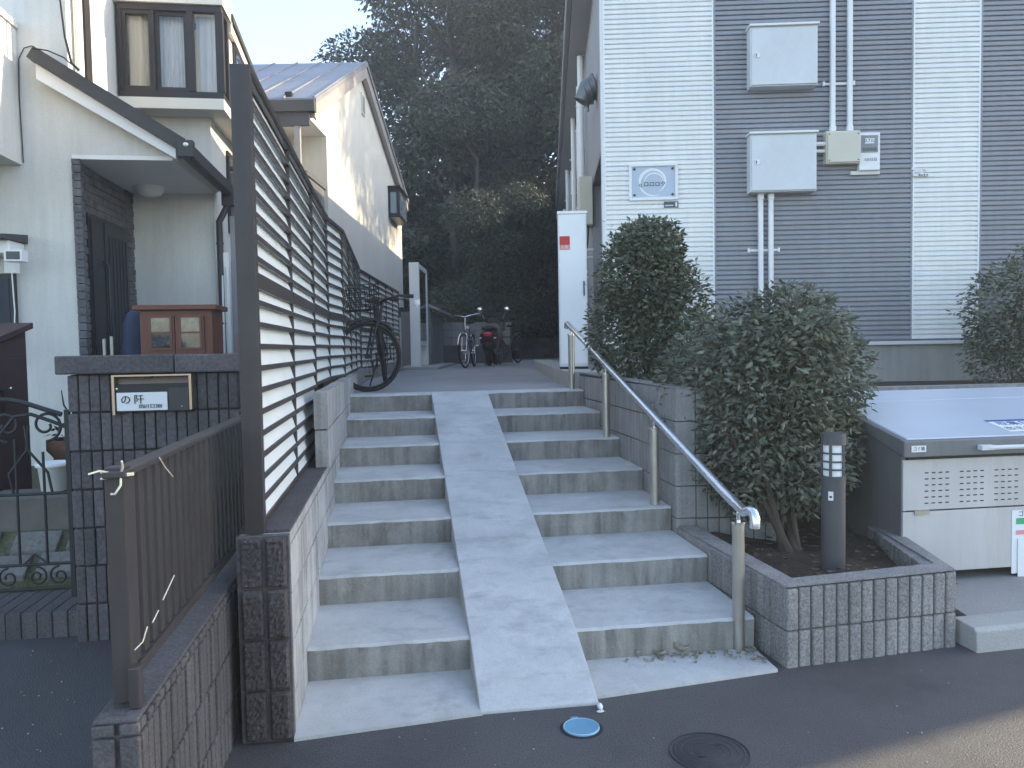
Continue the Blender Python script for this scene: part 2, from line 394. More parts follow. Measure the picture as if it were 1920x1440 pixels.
# ================================================================== LEFT BOUNDARY WALL OF THE STAIRS
lw = thing('stair_block_wall', 'whitish stained block wall stepping up along the left side of the stairs', 'wall', (-.5, 5, -.02))
b = MB(); block_wall(b, (-.41,8.2), (-.41,3.04), -.05, .755, -.18, two=True); b.build('lower_courses', [BLOCKL, MORT], lw, bevel=.002)
b = MB(); b.box(-.594,-.412,3.05,8.2,.755,.768); b.build('wall_top', BLOCKB, lw)
b = MB(); block_wall(b, (-.392,8.2), (-.392,4.6), .77, 1.2, -.075, ch=.215, two=True); b.build('upper_courses', [BLOCKL, MORT], lw, bevel=.002)
b = MB(); block_wall(b, (-.36,10.3), (-.392,8.2), .9, 1.2, -.11, ch=.15); block_wall(b, (.16,15.3), (-.36,10.3), .9, 1.18, -.11, ch=.14); b.build('far_courses', [BLOCKS, MORT], lw, bevel=.002)
b = MB()   # split-face pier front: four courses of two ribs
random.seed(3)
for r in range(4):
    z0 = -.01+.192*r; z1 = z0+.184
    for (xa, xb) in ((-.583,-.506),(-.492,-.42)):
        nx, nz = 9, 18; vs = []
        for j in range(nz+1):
            for i in range(nx+1):
                edge = (i in (0,nx)) or (j in (0,nz))
                vs.append((xa+(xb-xa)*i/nx, 2.985-(0 if edge else .006+random.uniform(0,.008)), z0+(z1-z0)*j/nz))
        b.add(vs, [(j*(nx+1)+i, j*(nx+1)+i+1, (j+1)*(nx+1)+i+1, (j+1)*(nx+1)+i) for j in range(nz) for i in range(nx)])
        b.box(xa, xb, 2.9855, 3.036, z0, z1)
b.i = 1; b.box(-.598,-.411,2.998,3.034,-.05,.755)
b.build('pier_face', [BLOCKD, BLOCKP], lw, bevel=0)

# ================================================================== LOW FRONT WALL AND ITS RAILING
fl = thing('ribbed_low_wall', 'low ribbed dark block wall at the front left carrying the brown railing', 'wall', (-.69, 3, -.02))
b = MB(); block_wall(b, (-.632,4.22), (-.632,1.99), -.05, .548, -.112, rib=.052, ribgap=.011, jit=.003, joint=.007, inset=.011)
for r in range(4):
    z0 = -.05+.19*r; z1 = min(.548, z0+.183)
    for xa, xb in ((-.743,-.692),(-.680,-.634)): b.box(xa, xb, 1.978, 1.995, z0, z1)
b.build('ribbed_courses', [BLOCKB, BLOCKP], fl, bevel=.005)
b = MB(); b.box(-.741,-.636,1.98,4.22,.5485,.560); b.build('wall_top', BLOCKB, fl, bevel=.008)

rf = thing('low_railing', 'low brown metal railing of flat bars standing on the ribbed front wall', 'railing', (-.69, 3, .56))
for y in (2.075, 4.1):
    b = MB(); b.box(-.715,-.668,y-.024,y+.024,.57,1.16); b.build('post', FENCEM, rf, bevel=.003)
b = MB(); b.box(-.672,-.645,2.03,2.065,.56,.665); b.build('post_foot', FENCEM, rf, bevel=.004)
b = MB(); b.box(-.713,-.660,2.03,4.2,1.135,1.152); b.build('top_rail', FENCEM, rf, bevel=.004)
b = MB(); b.box(-.705,-.672,2.1,4.2,.612,.64); b.build('bottom_rail', FENCEM, rf, bevel=.003)
y = 2.13
while y < 4.18:
    b = MB(); b.box(-.694,-.682,y,y+.042,.64,1.136); b.build('bar', FENCEM, rf, bevel=.002); y += .074
tw = thing('plastic_twine', 'pale twine tied in loose ends round the front post of the low railing', 'string', (-.69, 2.06, 1.15))
b = MB()
b.ring((-.69,2.07,1.145), .036, .003, (.1,.1,1), 20, 6)
b.ring((-.69,2.07,1.135), .036, .003, (-.1,.1,1), 20, 6)
b.tube([(-.70,2.04,1.15),(-.715,2.025,1.157),(-.735,2.01,1.152)], .0026, 6)
b.tube([(-.67,2.04,1.15),(-.66,2.02,1.165),(-.655,2.0,1.182)], .0026, 6)
b.tube([(-.67,2.035,1.14),(-.668,2.025,1.12),(-.68,2.02,1.10),(-.69,2.022,1.10)], .003, 6)
b.build('knot', TWINE, tw)
b = MB(); b.tube([(-.655,2.3,1.15),(-.65,2.33,1.12),(-.648,2.4,1.08)], .0016, 6); b.build('loose_end', TWINE, tw)
b = MB()
b.tube([(-.662,2.06,.70),(-.655,2.1,.705),(-.655,2.14,.73)], .0018, 6); b.build('loose_end', TWINE, tw)
b = MB()
b.tube([(-.66,2.2,.72),(-.655,2.24,.74)], .0018, 6); b.tube([(-.66,2.3,.75),(-.655,2.4,.79)], .0018, 6)
b.build('loose_end', TWINE, tw)

# ================================================================== LOUVRED FENCE
SEGS = [((-.52,3.05),(-.52,6.42),3,.79,2.46), ((-.52,6.42),(-.445,7.1),1,1.22,2.46), ((-.445,7.1),(-.445,10.3),3,1.22,2.46), ((-.445,10.55),(.07,14.7),5,1.2,2.46)]
fe = thing('louvered_fence', 'tall brown slatted fence with white louver blades rising beside the stairs', 'fence', (-.52, 6, .77))
for si, (p, q, nb, z0, z1) in enumerate(SEGS):
    p = Vector((*p,0)); q = Vector((*q,0)); d = (q-p); Ln = d.length; d.normalize(); n = Vector((d.y,-d.x,0)); up = Vector((0,0,1)); bw = Ln/nb
    for k in range(nb+(1 if si in (0,3) else 0)):
        y = k*bw; big = (si == 0 and k == 0)
        b = MB(); w = .027 if big else .013
        b.frame(p, d, n, up, y-w, y+w, -.05, .02 if big else .008, z0-.03, z1+(.02 if big else 0)); b.build('post', FENCEM, fe, bevel=.002)
    for k in range(nb):
        a, c = k*bw+.014, (k+1)*bw-.014
        if si == 0: zz = z0 if k < 2 else (1.22 if k > 1 else z0)
        else: zz = z0
        if si == 0 and k == 1: zz = z0
        rows = []; z = zz
        s = MB(); bl = MB()
        pitch = .0835
        nrow = int(round((z1-zz)/pitch)); pitch = (z1-zz)/nrow
        for r in range(nrow+1):
            z = zz+r*pitch; hh = .0105
            if abs(z-1.68) < pitch*.5: hh = .03
            s.frame(p, d, n, up, a, c, -.006, .010, z-hh, z+hh)
            if r < nrow:
                # white blade: lower edge near the face, upper edge set back
                P = [p+d*x+n*v+up*h for x, v, h in ((a,.003,z+hh-.002),(c,.003,z+hh-.002),(c,-.032,z+pitch+.045),(a,-.032,z+pitch+.045))]
                bl.add(P+[w_-n*.003 for w_ in P], [(0,1,2,3),(7,6,5,4),(0,4,5,1),(2,6,7,3)])
        s.build('slat_panel', FENCEM, fe); bl.build('louver_blades', LOUVW, fe)
    b = MB(); b.frame(p, d, n, up, 0, Ln, -.03, .022, z1, z1+.028); b.build('top_rail', FENCEM, fe, bevel=.003)

# ================================================================== MAILBOX PILLAR
PY = 4.24
pl = thing('mailbox_pillar', 'dark ribbed block gate pillar with a flat cap and a built-in mailbox', 'pillar', (-1.2, 4.35, 0))
b = MB(); random.seed(11)
xa, xb = -1.632, -.80
r = 0; z = -.03
hs = [-.03,.17,.365,.56,.755,.95,1.145,1.337]
for r in range(7):
    z0, z1 = hs[r]+.004, hs[r+1]-.004; x = xa
    while x < xb-.02:
        w = random.choice((.05,.052,.055,.05)); x2 = min(x+w, xb)
        b.box(x+.002, x2-.003, PY-random.uniform(0,.010), PY+.3, z0+random.uniform(0,.003), z1); x = x2
b.i = 1; b.box(xa+.01, xb-.01, PY+.012, PY+.29, -.05, 1.337)
b.build('ribbed_courses', [BLOCKP, mat('pillar_joint', (.04,.037,.04), .95, .1, 5)], pl, bevel=.005)
b = MB(); b.box(-1.672,-1.11,PY-.045,PY+.34,1.34,1.432); b.box(-1.106,-.785,PY-.045,PY+.34,1.338,1.43); b.build('cap', BLOCKP, pl, bevel=.008)
mbx = thing('mailbox', 'wide mailbox in a copper frame set in the dark pillar with a white nameplate', 'mailbox', (-1.215, PY-.02, 1.14))
x0, x1, z0, z1 = -1.408, -1.028, 1.143, 1.332; yf = PY-.045
b = MB(); b.box(x0,x1,yf,yf+.06,z1-.008,z1); b.box(x0,x0+.012,yf,yf+.06,z0-.01,z1-.0082); b.box(x1-.012,x1,yf,yf+.06,z0+.008,z1-.0082); b.build('frame', COPPER, mbx)
b = MB(); b.prism([(x0+.0125,yf+.052,z1-.0085),(x1-.0125,yf+.052,z1-.0085),(x1-.02,yf+.012,z1-.045),(x0+.03,yf+.012,z1-.045)], (0,.004,-.004)); b.build('flap_lip', mat('taupe_metal', (.33,.27,.22), .4, .05, 4, metal=.4), mbx)
b = MB(); b.box(x0+.0125,x1-.0125,yf+.012,yf+.06,z0,z1-.046); b.build('door', BLACKP, mbx, bevel=.002)
b = MB(); b.box(-1.388,-1.147,yf+.004,yf+.0118,1.152,1.243); np_ = b.build('nameplate', PAPER, mbx)
text_mesh('lettering', 'の', .05, INK, mbx, (-1.345,yf+.002,1.205), (1,0,0), (0,0,1))
text_mesh('lettering', '阡', .05, INK, mbx, (-1.282,yf+.002,1.205), (1,0,0), (0,0,1))
text_mesh('lettering', '0SI/1ロ3III', .026, INK, mbx, (-1.228,yf+.002,1.172), (1,0,0), (0,0,1))
b = MB(); b.box(-1.14,-1.045,yf+.006,yf+.0118,1.15,1.262); b.build('speaker_panel', mat('charcoal_panel', (.045,.045,.05), .35, .05, 5), mbx)
b = MB(); b.blob((-1.387,yf+.01,1.262),.008,.006,.008); b.blob((-1.078,yf+.005,1.168),.004,.004,.004); b.build('button', CHROME, mbx)

# ================================================================== GATE
ga = thing('iron_gate', 'low black wrought iron gate with scrolls left of the dark pillar', 'gate', (-2.2, 4.45, .1))
gy = 4.46; ex, ez = (1,0,0), (0,0,1)
b = MB(); b.box(-1.735,-1.71,gy-.014,gy+.014,.15,1.15); b.build('hinge_post', IRON, ga, bevel=.002)
for z_ in (.2, .33, .705):
    b = MB(); b.tube([(-3,gy,z_),(-1.73,gy,z_+.004)], .0085, 8); b.build('rail', IRON, ga)
b = MB()
b.tube([(-3+.05*k, gy, 1.215-.09*max(0,(k-17)/8.)**2+.004*sin(k)) for k in range(26)], .013, 8)
b.tube([(-2.05,gy,1.03),(-1.98,gy,1.12),(-1.9,gy,1.13),(-1.8,gy,1.09),(-1.735,gy,1.06)], .010, 8); b.build('top_rail', IRON, ga)
for k in range(9):
    x = -1.85-.135*k
    b = MB(); b.tube([(x,gy,.33),(x,gy,(1.0 if k%2 else .93))], .0075, 8); b.build('bar', IRON, ga)
for cx in (-1.85,-2.1,-2.36,-2.62):
    b = MB()
    for sg in (-1, 1):
        b.tube(spiral((cx+sg*.055,gy,.268), .052, .012, 1.35*sg, pi/2, ex, ez), .006, 6)
    b.tube([(cx-.12,gy,.335),(cx-.06,gy,.39),(cx,gy,.335)], .006, 6); b.build('scroll', IRON, ga)
for cx, s_ in ((-1.83,1),(-2.02,-1),(-2.3,1),(-2.55,-1)):
    b = MB()
    b.tube(spiral((cx,gy,1.07), .085, .02, 1.3*s_, -pi/2, ex, ez), .0075, 6)
    b.tube([(cx-.085*s_,gy,1.07),(cx-.1*s_,gy,.95),(cx,gy,.82),(cx+.02,gy,.70)], .0075, 6); b.build('scroll', IRON, ga)
sp = MB(); block_wall(sp, (-1.64,4.33), (-4,4.33), -.05, .115, -.4, ch=.18, rib=.075, ribgap=.008); sp.i = 0
o = sp.build('brick_doorstep', [BLOCKB, BLOCKP], bevel=.004); tag(o, 'low step of upright dark bricks under the iron gate', 'step')

# garden things behind the gate
b = MB(); b.box(-2.75,-1.95,5.06,5.35,.36,.60); b.i = 0
o = b.build('stone_trough', mat('trough_stone', (.14,.13,.115), .9, .25, 4, 1, 40), bevel=.02); tag(o, 'long grey stone trough with a white flowerpot on it behind the gate', 'trough')
pt = thing('flower_pot', 'white glazed flowerpot with a flared rim standing on the grey trough', 'flowerpot', (-2.1, 5.2, .60))
b = MB(); b.lathe([(.06,.602),(.072,.61),(.086,.75),(.1,.756),(.1,.78),(.088,.78),(.08,.74),(.05,.735)], (-2.1,5.2,0), 24); b.build('pot', WHITE, pt)
b = MB(); b.lathe([(.0,.742),(.08,.742)], (-2.1,5.2,0), 16, cap=False); b.build('earth', SOILM, pt)
p2 = thing('terracotta_pot', 'small brown pot with a bare stem standing behind the white flowerpot', 'flowerpot', (-2.16, 5.7, .15))
b = MB(); b.lathe([(.1,.15),(.13,.75),(.17,.80),(.17,.87),(.14,.87),(.12,.8)], (-2.16,5.7,0), 20); b.build('pot', mat('terracotta', (.15,.075,.05), .8, .2, 6, .3, 60), p2)
b = MB(); b.tube([(-2.16,5.7,.8),(-2.12,5.7,1.0),(-2.05,5.68,1.22)], [.012,.008,.004], 6); b.tube([(-2.14,5.7,.95),(-2.22,5.7,1.1),(-2.24,5.72,1.2)], [.008,.006,.003], 6)
random.seed(5); leaves(b, [(-2.16,5.7,.92,.13,.13,.08,1)], 60, .06); b.build('stem', leaf_mat('pot_leaf', (.03,.04,.02), (.07,.08,.04)), p2)
sh = thing('garden_shed', 'plum brown wooden storage shed with a sloping top at the far left', 'shed', (-2.5, 5.4, .15))
b = MB(); b.prism([(-3.25,5.2,.15),(-3.25,5.2,1.47),(-3.25,5.75,1.6),(-3.25,5.75,.15)], (.79,0,0)); b.build('body', PLUMW, sh, bevel=.004)
b = MB(); b.prism([(-3.3,5.13,1.475),(-3.3,5.13,1.515),(-3.3,5.8,1.66),(-3.3,5.8,1.62)], (.87,0,0)); b.build('roof', PLUMW, sh, bevel=.004)
b = MB(); b.box(-2.4595,-2.443,5.26,5.70,.25,1.42); d_ = b.build('door', mat('plum_door', (.042,.024,.03), .5, .1, 3), sh, bevel=.003)
b = MB(); b.box(-2.4425,-2.42,5.33,5.35,1.08,1.22); b.prism([(-2.4425,5.31,1.22),(-2.4425,5.40,1.24),(-2.4425,5.40,1.222)], (.02,0,0)); b.build('handle', BLACKP, d_)
b = MB(); b.blob((-2.42,5.415,1.232),.01,.01,.01); b.build('knob', CHROME, d_)
for i, px in enumerate((196, 210)):
    q = at(px, 655, y=4.9); b = MB(); b.box(q.x-.007,q.x+.007,4.89,4.905,.15,q.z+(.06 if i == 0 else .075)); b.i = 0
    o = b.build('garden_stake', mat('pale_wood', (.45,.41,.35), .8, .15, 8), bevel=.002)
    tag(o, ('wider' if i == 0 else 'thinner')+' pale stake poking up behind the pillar cap', 'stake')
# rack with a football behind the pillar
rk = thing('wooden_rack', 'brown wooden box on legs behind the tall fence post', 'rack', (-1.0, 5.4, .15))
q0 = at(453, 710, y=5.4); q1 = at(490, 622, y=5.4)
b = MB(); b.box(q0.x, -.66, 5.3, 5.7, q0.z, q1.z); b.build('box', BROWNW, rk, bevel=.006)
for x in (q0.x+.0, -.7):
    for y in (5.31, 5.66):
        b = MB(); b.box(x, x+.035, y, y+.035, .15, q0.z); b.build('leg', BROWNW, rk)
qb = at(470, 755, y=5.45); zb = qb.z-.112
b = MB(); b.box(q0.x+.036, -.7, 5.3, 5.7, zb-.03, zb); b.build('shelf', BROWNW, rk)
fb = MB(); bmv = []
import bmesh
bm = bmesh.new(); bmesh.ops.create_icosphere(bm, subdivisions=4, radius=.11)
ico = bmesh.new(); bmesh.ops.create_icosphere(ico, subdivisions=1, radius=1); dirs = [v.co.normalized() for v in ico.verts]; ico.free()
cx = qb.x+.01
fb.add([v.co+Vector((cx,5.47,zb+.11)) for v in bm.verts], [tuple(v.index for v in f.verts) for f in bm.faces], True)
for k, f in enumerate(bm.faces):
    c = f.calc_center_median().normalized(); fb.mi[k] = 1 if max(c.dot(q) for q in dirs) > .93 else 0
bm.free()
o = fb.build('football', [WHITE, BLACKP]); tag(o, 'white football with black patches on the shelf beside the tall fence post', 'ball')
# ================================================================== LEFT HOUSE
YP, YB, YW = 7.8, 9.41, 9.1
H1 = thing('cream_house', 'cream two storey house with a sloping porch roof and dark framed bay window', 'house', (-4, 9, .1))
xo = at(135, 298, y=YP).x; zc = at(135, 298, y=YP).z
xbr = at(399, 365, y=YB).x; xcorner = at(390, 300, y=YB).x
FL = .72
b = MB(); b.box(-11, xo-.0, YP, YP+.18, .1, 8.2); b.build('front_wall', STUCCO, H1)
b = MB(); b.box(xo-.18, xo-.001, YP+.18, YB, zc+.02, 8.2); b.box(xo-.18, xo-.012, YP+.18, YB, .1, zc+.02); b.build('side_wall', STUCCO, H1)
# slate cladding in the porch, split by the door
dL, dR = at(160,405,x=xo), at(232,435,x=xo)
zt = dL.z; y0d, y1d = dL.y, dR.y+.0
b = MB(); random.seed(4)
def clad(ya, yb_, za, zb_):
    z = za; r = 0
    while z < zb_-.01:
        z2 = min(z+.072, zb_); y = ya-random.uniform(0,.3)
        while y < yb_:
            y2 = y+random.uniform(.3,.55); a, c = max(y,ya), min(y2,yb_)
            if c-a > .01: b.box(xo-.012, xo+.014+random.uniform(0,.014), a+.002, c-.002, z+.004, z2-.004)
            y = y2
        z = z2
clad(YP+.005, y0d-.03, FL, zc-.005); clad(y1d+.03, YB, FL, zc-.005); clad(y0d-.03, y1d+.03, zt+.03, zc-.005)
z = FL
while z < zc-.02:
    b.box(xo-.001, xo+.07, YP-.018, YP+.02, z+.004, min(z+.068, zc)); z += .072
b.build('slate_cladding', STONE, H1)
b = MB(); b.box(xo+.0, xo+.03, y0d-.03, y1d+.03, FL, zt+.03); b.build('door_frame', DKFRAME, H1)
b = MB(); b.box(xo+.0305, xo+.045, y0d+.02, y1d-.02, FL+.02, zt-.01)
ym = y0d+.34
for k in range(6): b.box(xo+.0455, xo+.053, ym+.12+.1*k, ym+.14+.1*k, FL+.1, zt-.12)
b.box(xo+.0455, xo+.056, ym-.008, ym+.008, FL+.02, zt-.01)
dr = b.build('front_door', DOORM, H1)
b = MB(); b.tube([(xo+.06,ym-.07,1.35),(xo+.10,ym-.07,1.4),(xo+.10,ym-.07,2.3),(xo+.06,ym-.07,2.35)], .016, 8); b.build('handle', DKFRAME, dr)
b = MB(); b.box(xo-.01, xbr, YB, YB+.15, .1, 4.09); b.build('porch_back_wall', STUCCO, H1)
b = MB(); b.box(xo-.05, xbr+.1, YP-.55, YB, .1, FL); b.build('porch_floor', BLOCKS, H1, bevel=.01)
xe = at(325, 303, y=YP).x
b = MB(); b.add([(xo,YP+.0,zc),(xe,YP+.0,zc),(xbr+.02,YB,zc),(xo,YB,zc),(xo,YP,zc+.04),(xe,YP,zc+.04),(xbr+.02,YB,zc+.04),(xo,YB,zc+.04)], [(0,1,2,3),(7,6,5,4),(0,4,5,1),(1,5,6,2)]); b.build('porch_ceiling', WHITE, H1)
# porch roof
A = at(60, 88, y=7.6); B_ = at(345, 262, y=7.6)
sl = (B_-A); sl.y = 0; sd = sl.normalized(); up = Vector((-sd.z, 0, sd.x));  up = up if up.z > 0 else -up
def roofpt(s, h, y): p = A+sd*s+up*h; return Vector((p.x, y, p.z))
LS = sl.length
b = MB(); b.prism([roofpt(0,-.01,7.6), roofpt(LS,-.01,7.6), roofpt(LS,-.10,7.6), roofpt(0,-.10,7.6)], (0,2.0,0)); b.i = 0
for k in range(6): b.prism([roofpt(0,-.011,7.6+.0+.33*k), roofpt(LS,-.011,7.6+.33*k), roofpt(LS,.014,7.6+.33*k), roofpt(0,.014,7.6+.33*k)], (0,.03,0))
b.build('porch_roof', DKROOF, H1)
c1, c2 = at(70,155,y=7.7), at(325,300,y=7.7)
b = MB(); P0 = roofpt(.06,-.102,7.66); P1 = roofpt(LS-.04,-.102,7.66)
b.prism([P0, P1, Vector((P1.x,7.66,c2.z)), Vector((P0.x,7.66,c1.z+.02))], (0,.1,0)); b.build('porch_fascia', WHITE, H1, bevel=.003)
q2 = roofpt(LS-.1,-.105,YP)
b = MB(); b.prism([(xo,YP,zc+.041), (xe,YP,zc+.041), (q2.x,YP,q2.z), (xo, YP, A.z+sd.z/sd.x*(xo-A.x)-.12)], (0,.12,0)); b.build('porch_gable', STUCCO, H1)
b = MB(); ze = B_.z-.10
b.add([(xe,YP-.04,zc),(B_.x-.03,YP-.04,zc+.05),(B_.x-.03,YB,zc+.05),(xbr,YB,zc),(xe,YP-.04,ze),(B_.x-.03,YP-.04,ze),(B_.x-.03,YB,ze),(xbr,YB,ze)], [(0,3,2,1),(4,5,6,7),(0,1,5,4),(1,2,6,5)])
b.build('eave_board', CREAMT, H1)
gx = B_.x+.015
b = MB(); b.prism([(gx-.045,7.57,B_.z-.035),(gx+.055,7.57,B_.z-.035),(gx+.055,7.57,B_.z-.15),(gx+.03,7.57,B_.z-.175),(gx-.02,7.57,B_.z-.175),(gx-.045,7.57,B_.z-.15)], (0,1.85,0))
b.box(gx-.07,gx+.07,7.555,7.64,B_.z-.16,B_.z-.01); b.build('gutter', DKROOF, H1, bevel=.008)
b = MB(); b.blob((gx+.01,7.548,B_.z-.055),.025,.02,.018); b.build('gutter_fixing', WHITE, H1)
dp = at(411, 420, y=9.37)
b = MB(); b.box(gx-.06,gx+.075,9.33,9.46,B_.z-.28,B_.z-.06); b.tube([(gx,9.39,B_.z-.26),(dp.x,9.37,B_.z-.46),(dp.x,9.37,B_.z-.7),(dp.x+.01,9.37,.1)], .036, 10)
for z in (2.65, 1.75): b.tube([(dp.x,9.37,z),(dp.x,9.37,z+.02)], .043, 10)
b.build('downpipe', DKROOF, H1)
lp = at(280, 351, z=zc)
b = MB(); b.lathe([(.0,-.10),(.06,-.098),(.12,-.075),(.15,-.03),(.155,0)], (lp.x,lp.y,zc), 24, cap=False); b.build('porch_lamp', FROST, H1)
# ground floor right part and overhanging upper storey with the bay window
xcorner = xbr
b = MB(); b.box(xcorner-.2, xcorner-.001, YB+.1505, 17, .1, 4.08); b.build('lower_wall', STUCCO, H1)
ox1 = at(421, 195, y=YW).x; ox0 = at(222, 100, y=YW).x
zb0 = at(300, 204, y=YW).z; zb1 = at(230, 181, y=YW).z; zt1 = at(225, 4, y=YW).z
b = MB(); b.box(ox0-.02, ox1, YW-.02, 17, zb0, zb1-.001); b.build('overhang_band', CREAMT, H1, bevel=.004)
b = MB(); b.box(ox0+.02, ox1-.04, YW+.35, 17, zb1, 5.05)
b.build('upper_wall', STUCCO, H1)
b = MB(); b.box(ox0-.03, ox1+.02, YW-.04, YW+.5, zt1+.001, zt1+.25); b.build('bay_head', CREAMT, H1, bevel=.004)
# bay window: frame, sashes, curtains
def px(u): return at(u, 100, y=YW).x
b = MB(); fw = .05
b.box(ox0, ox1, YW-.012, YW+.06, zb1, zb1+.07); b.box(ox0, ox1, YW-.012, YW+.06, zt1-.07, zt1)
for ua, ub in ((222,230),(287,291),(352,364),(405,420)): b.box(px(ua), px(ub), YW-.014, YW+.058, zb1+.07, zt1-.07)
b.box(ox1-.05, ox1, YW+.3, YW+.36, zb1, zt1); b.box(ox1-.05, ox1, YW+.06, YW+.3, zb1, zb1+.06); b.box(ox1-.05, ox1, YW+.06, YW+.3, zt1-.06, zt1)
b.box(ox0, ox0+.04, YW+.06, YW+.36, zb1, zt1)
wn = b.build('bay_window', DKFRAME, H1, bevel=.004)
b = MB()
for ua, ub, dy in ((230,287,.0),(291,352,.022)):
    xa_, xb_ = px(ua), px(ub)
    b.box(xa_, xa_+.04, YW+dy, YW+dy+.03, zb1+.07, zt1-.07); b.box(xb_-.04, xb_, YW+dy, YW+dy+.03, zb1+.07, zt1-.07)
    b.box(xa_+.04, xb_-.04, YW+dy, YW+dy+.03, zb1+.07, zb1+.12); b.box(xa_+.04, xb_-.04, YW+dy, YW+dy+.03, zt1-.11, zt1-.07)
b.build('sash', DKFRAME, wn)
b = MB(); b.box(px(230)+.03, px(352)-.03, YW+.036, YW+.040, zb1+.1, zt1-.1); b.box(px(364), px(405), YW+.03, YW+.034, zb1+.07, zt1-.07); b.box(ox1-.03, ox1-.026, YW+.06, YW+.3, zb1+.06, zt1-.06)
b.build('pane', GLASS, wn)
def curtain(xa_, xb_, y, folds, amp, spread=0.):
    c = MB(); n = 90; vs = []; rows = 8
    for r in range(rows+1):
        f = r/rows; z = zt1-.06-(zt1-.06-zb1-.03)*f
        for i in range(n+1):
            u = i/n; x = xa_+(xb_-xa_)*(u+spread*f*u*.35)
            vs.append((x, y+amp*sin(u*folds*2*pi+f*1.3+sin(u*9)*.8)*(.45+.55*f), z))
    c.add(vs, [(r*(n+1)+i, r*(n+1)+i+1, (r+1)*(n+1)+i+1, (r+1)*(n+1)+i) for r in range(rows) for i in range(n)], True); return c
curtain(px(230), px(287)+.02, YW+.13, 4, .018).build('curtain', CURTAIN, wn, solid=.004)
curtain(px(291), px(352), YW+.14, 8, .022).build('curtain', mat('net_curtain', (.86,.86,.86), .9, .04, 5), wn, solid=.004)
curtain(px(364), px(410), YW+.14, 4, .015).build('curtain', mat('net_curtain', (.86,.86,.86), .9, .04, 5), wn, solid=.004)
# side windows of the upper and lower wall
b = MB(); b.box(ox1-.039, ox1-.02, YW+.75, YW+1.9, zb1+.25, zt1-.1); sw = b.build('side_window', DKFRAME, H1)
b = MB(); b.box(ox1-.0195, ox1-.015, YW+.82, YW+1.83, zb1+.32, zt1-.17); b.build('pane', DGLASS, sw)
for (ya, yb_, za, zb_) in ((10.2,11.0,2.9,3.9),(10.3,12.6,.9,2.55)):
    b = MB(); b.box(xcorner-.03, xcorner+.03, ya, yb_, za, zb_); s2 = b.build('side_window', DKFRAME, H1, bevel=.003)
    b = MB(); b.box(xcorner+.0305, xcorner+.034, ya+.05, (ya+yb_)/2-.02, za+.05, zb_-.05); b.box(xcorner+.0305, xcorner+.034, (ya+yb_)/2+.02, yb_-.05, za+.05, zb_-.05); b.build('pane', DGLASS, s2)
v_ = at(424, 480, y=9.5); b = MB()
b.box(v_.x-.045, v_.x+.05, YB-.05, YB-.001, .1, at(424,476,y=9.5).z); b.tube([(v_.x-.02,YB-.06,2.3),(v_.x-.02,YB-.07,1.2)], .014, 8); b.tube([(v_.x+.03,YB-.06,2.4),(v_.x+.03,YB-.07,1.2)], .014, 8)
b.build('pipe_cover', WHITE, H1, bevel=.006)
v_ = at(439, 420, y=9.8); b = MB(); b.box(v_.x-.03, v_.x+.03, 9.7, 9.76, .1, at(439,406,y=9.73).z); b.build('grey_post', SIDE, H1)
# roof eave on the right
e0 = at(425, 0, y=9.1); e1 = at(497, 182, z=e0.z); dirv = (e1-e0).normalized()
pA = e0+dirv*.42; pB = e1+dirv*.15
b = MB()
b.hexa([pA+Vector((0,0,-.05)), pB+Vector((0,0,-.05)), pB+Vector((-2.4,0,1.15)), pA+Vector((-2.4,0,1.15))], [pA+Vector((0,0,.02)), pB+Vector((0,0,.02)), pB+Vector((-2.4,0,1.25)), pA+Vector((-2.4,0,1.25))])
b.build('main_roof', DKROOF, H1)
b = MB(); b.hexa([pA+Vector((-.03,.02,-.17)), pB+Vector((-.03,0,-.17)), pB+Vector((-.4,0,-.15)), pA+Vector((-.4,.02,-.15))], [pA+Vector((-.03,.02,-.052)), pB+Vector((-.03,0,-.052)), pB+Vector((-.4,0,.1)), pA+Vector((-.4,.02,.1))]); b.build('main_eave', CREAMT, H1)
# balcony box at far left, vent hood, window, pipes, cables
bx = at(42, 310, y=7.8); ztop = at(33, 45, x=bx.x).z
b = MB(); b.box(-7, bx.x, 6.1, YP-.001, bx.z, ztop-.06); b.box(-7.02, bx.x+.02, 6.08, YP-.001, ztop-.06, ztop); b.build('balcony', STUCCO, H1, bevel=.003)
b = MB(); b.box(bx.x-.01, bx.x+.03, YP-.5, YP-.42, ztop+.0, ztop+.3); b.build('balcony_post', DKFRAME, H1)
h0, h1 = at(-60,455,y=7.6), at(33,441,y=7.6)
b = MB(); b.prism([(h0.x,7.35,h1.z-.05),(h0.x,7.35,h1.z-.02),(h0.x,7.799,h1.z+.03),(h0.x,7.799,h1.z-.05)], (h1.x-h0.x,0,0)); b.build('window_hood', DKROOF, H1)
b = MB(); b.box(h0.x,h1.x-.03,7.5,7.799,h1.z-.17,h1.z-.052); b.build('hood_soffit', WHITE, H1, bevel=.01)
vp = at(33, 480, y=7.45)
b = MB()
b.box(vp.x-.09, vp.x+.055, 7.4, 7.52, vp.z-.05, vp.z+.05); b.i = 1; b.box(vp.x-.07, vp.x+.04, 7.396, 7.401, vp.z-.034, vp.z+.034); b.build('vent_outlet', [FROST, mat('vent_dark', (.1,.11,.1), .6, .05, 3)], H1, bevel=.02)
lw0, lw1 = at(-80,640,y=7.76), at(27,513,y=7.76)
b = MB(); b.box(lw0.x, lw1.x, 7.74, 7.799, lw0.z-.2, lw1.z); wq = b.build('left_window', DKFRAME, H1)
b = MB(); b.box(lw0.x+.04, lw1.x-.04, 7.734, 7.7395, lw0.z-.15, lw1.z-.05); b.build('pane', mat('dim_pane', (.018,.026,.045), .35, .2, 4, spec=.25), wq)
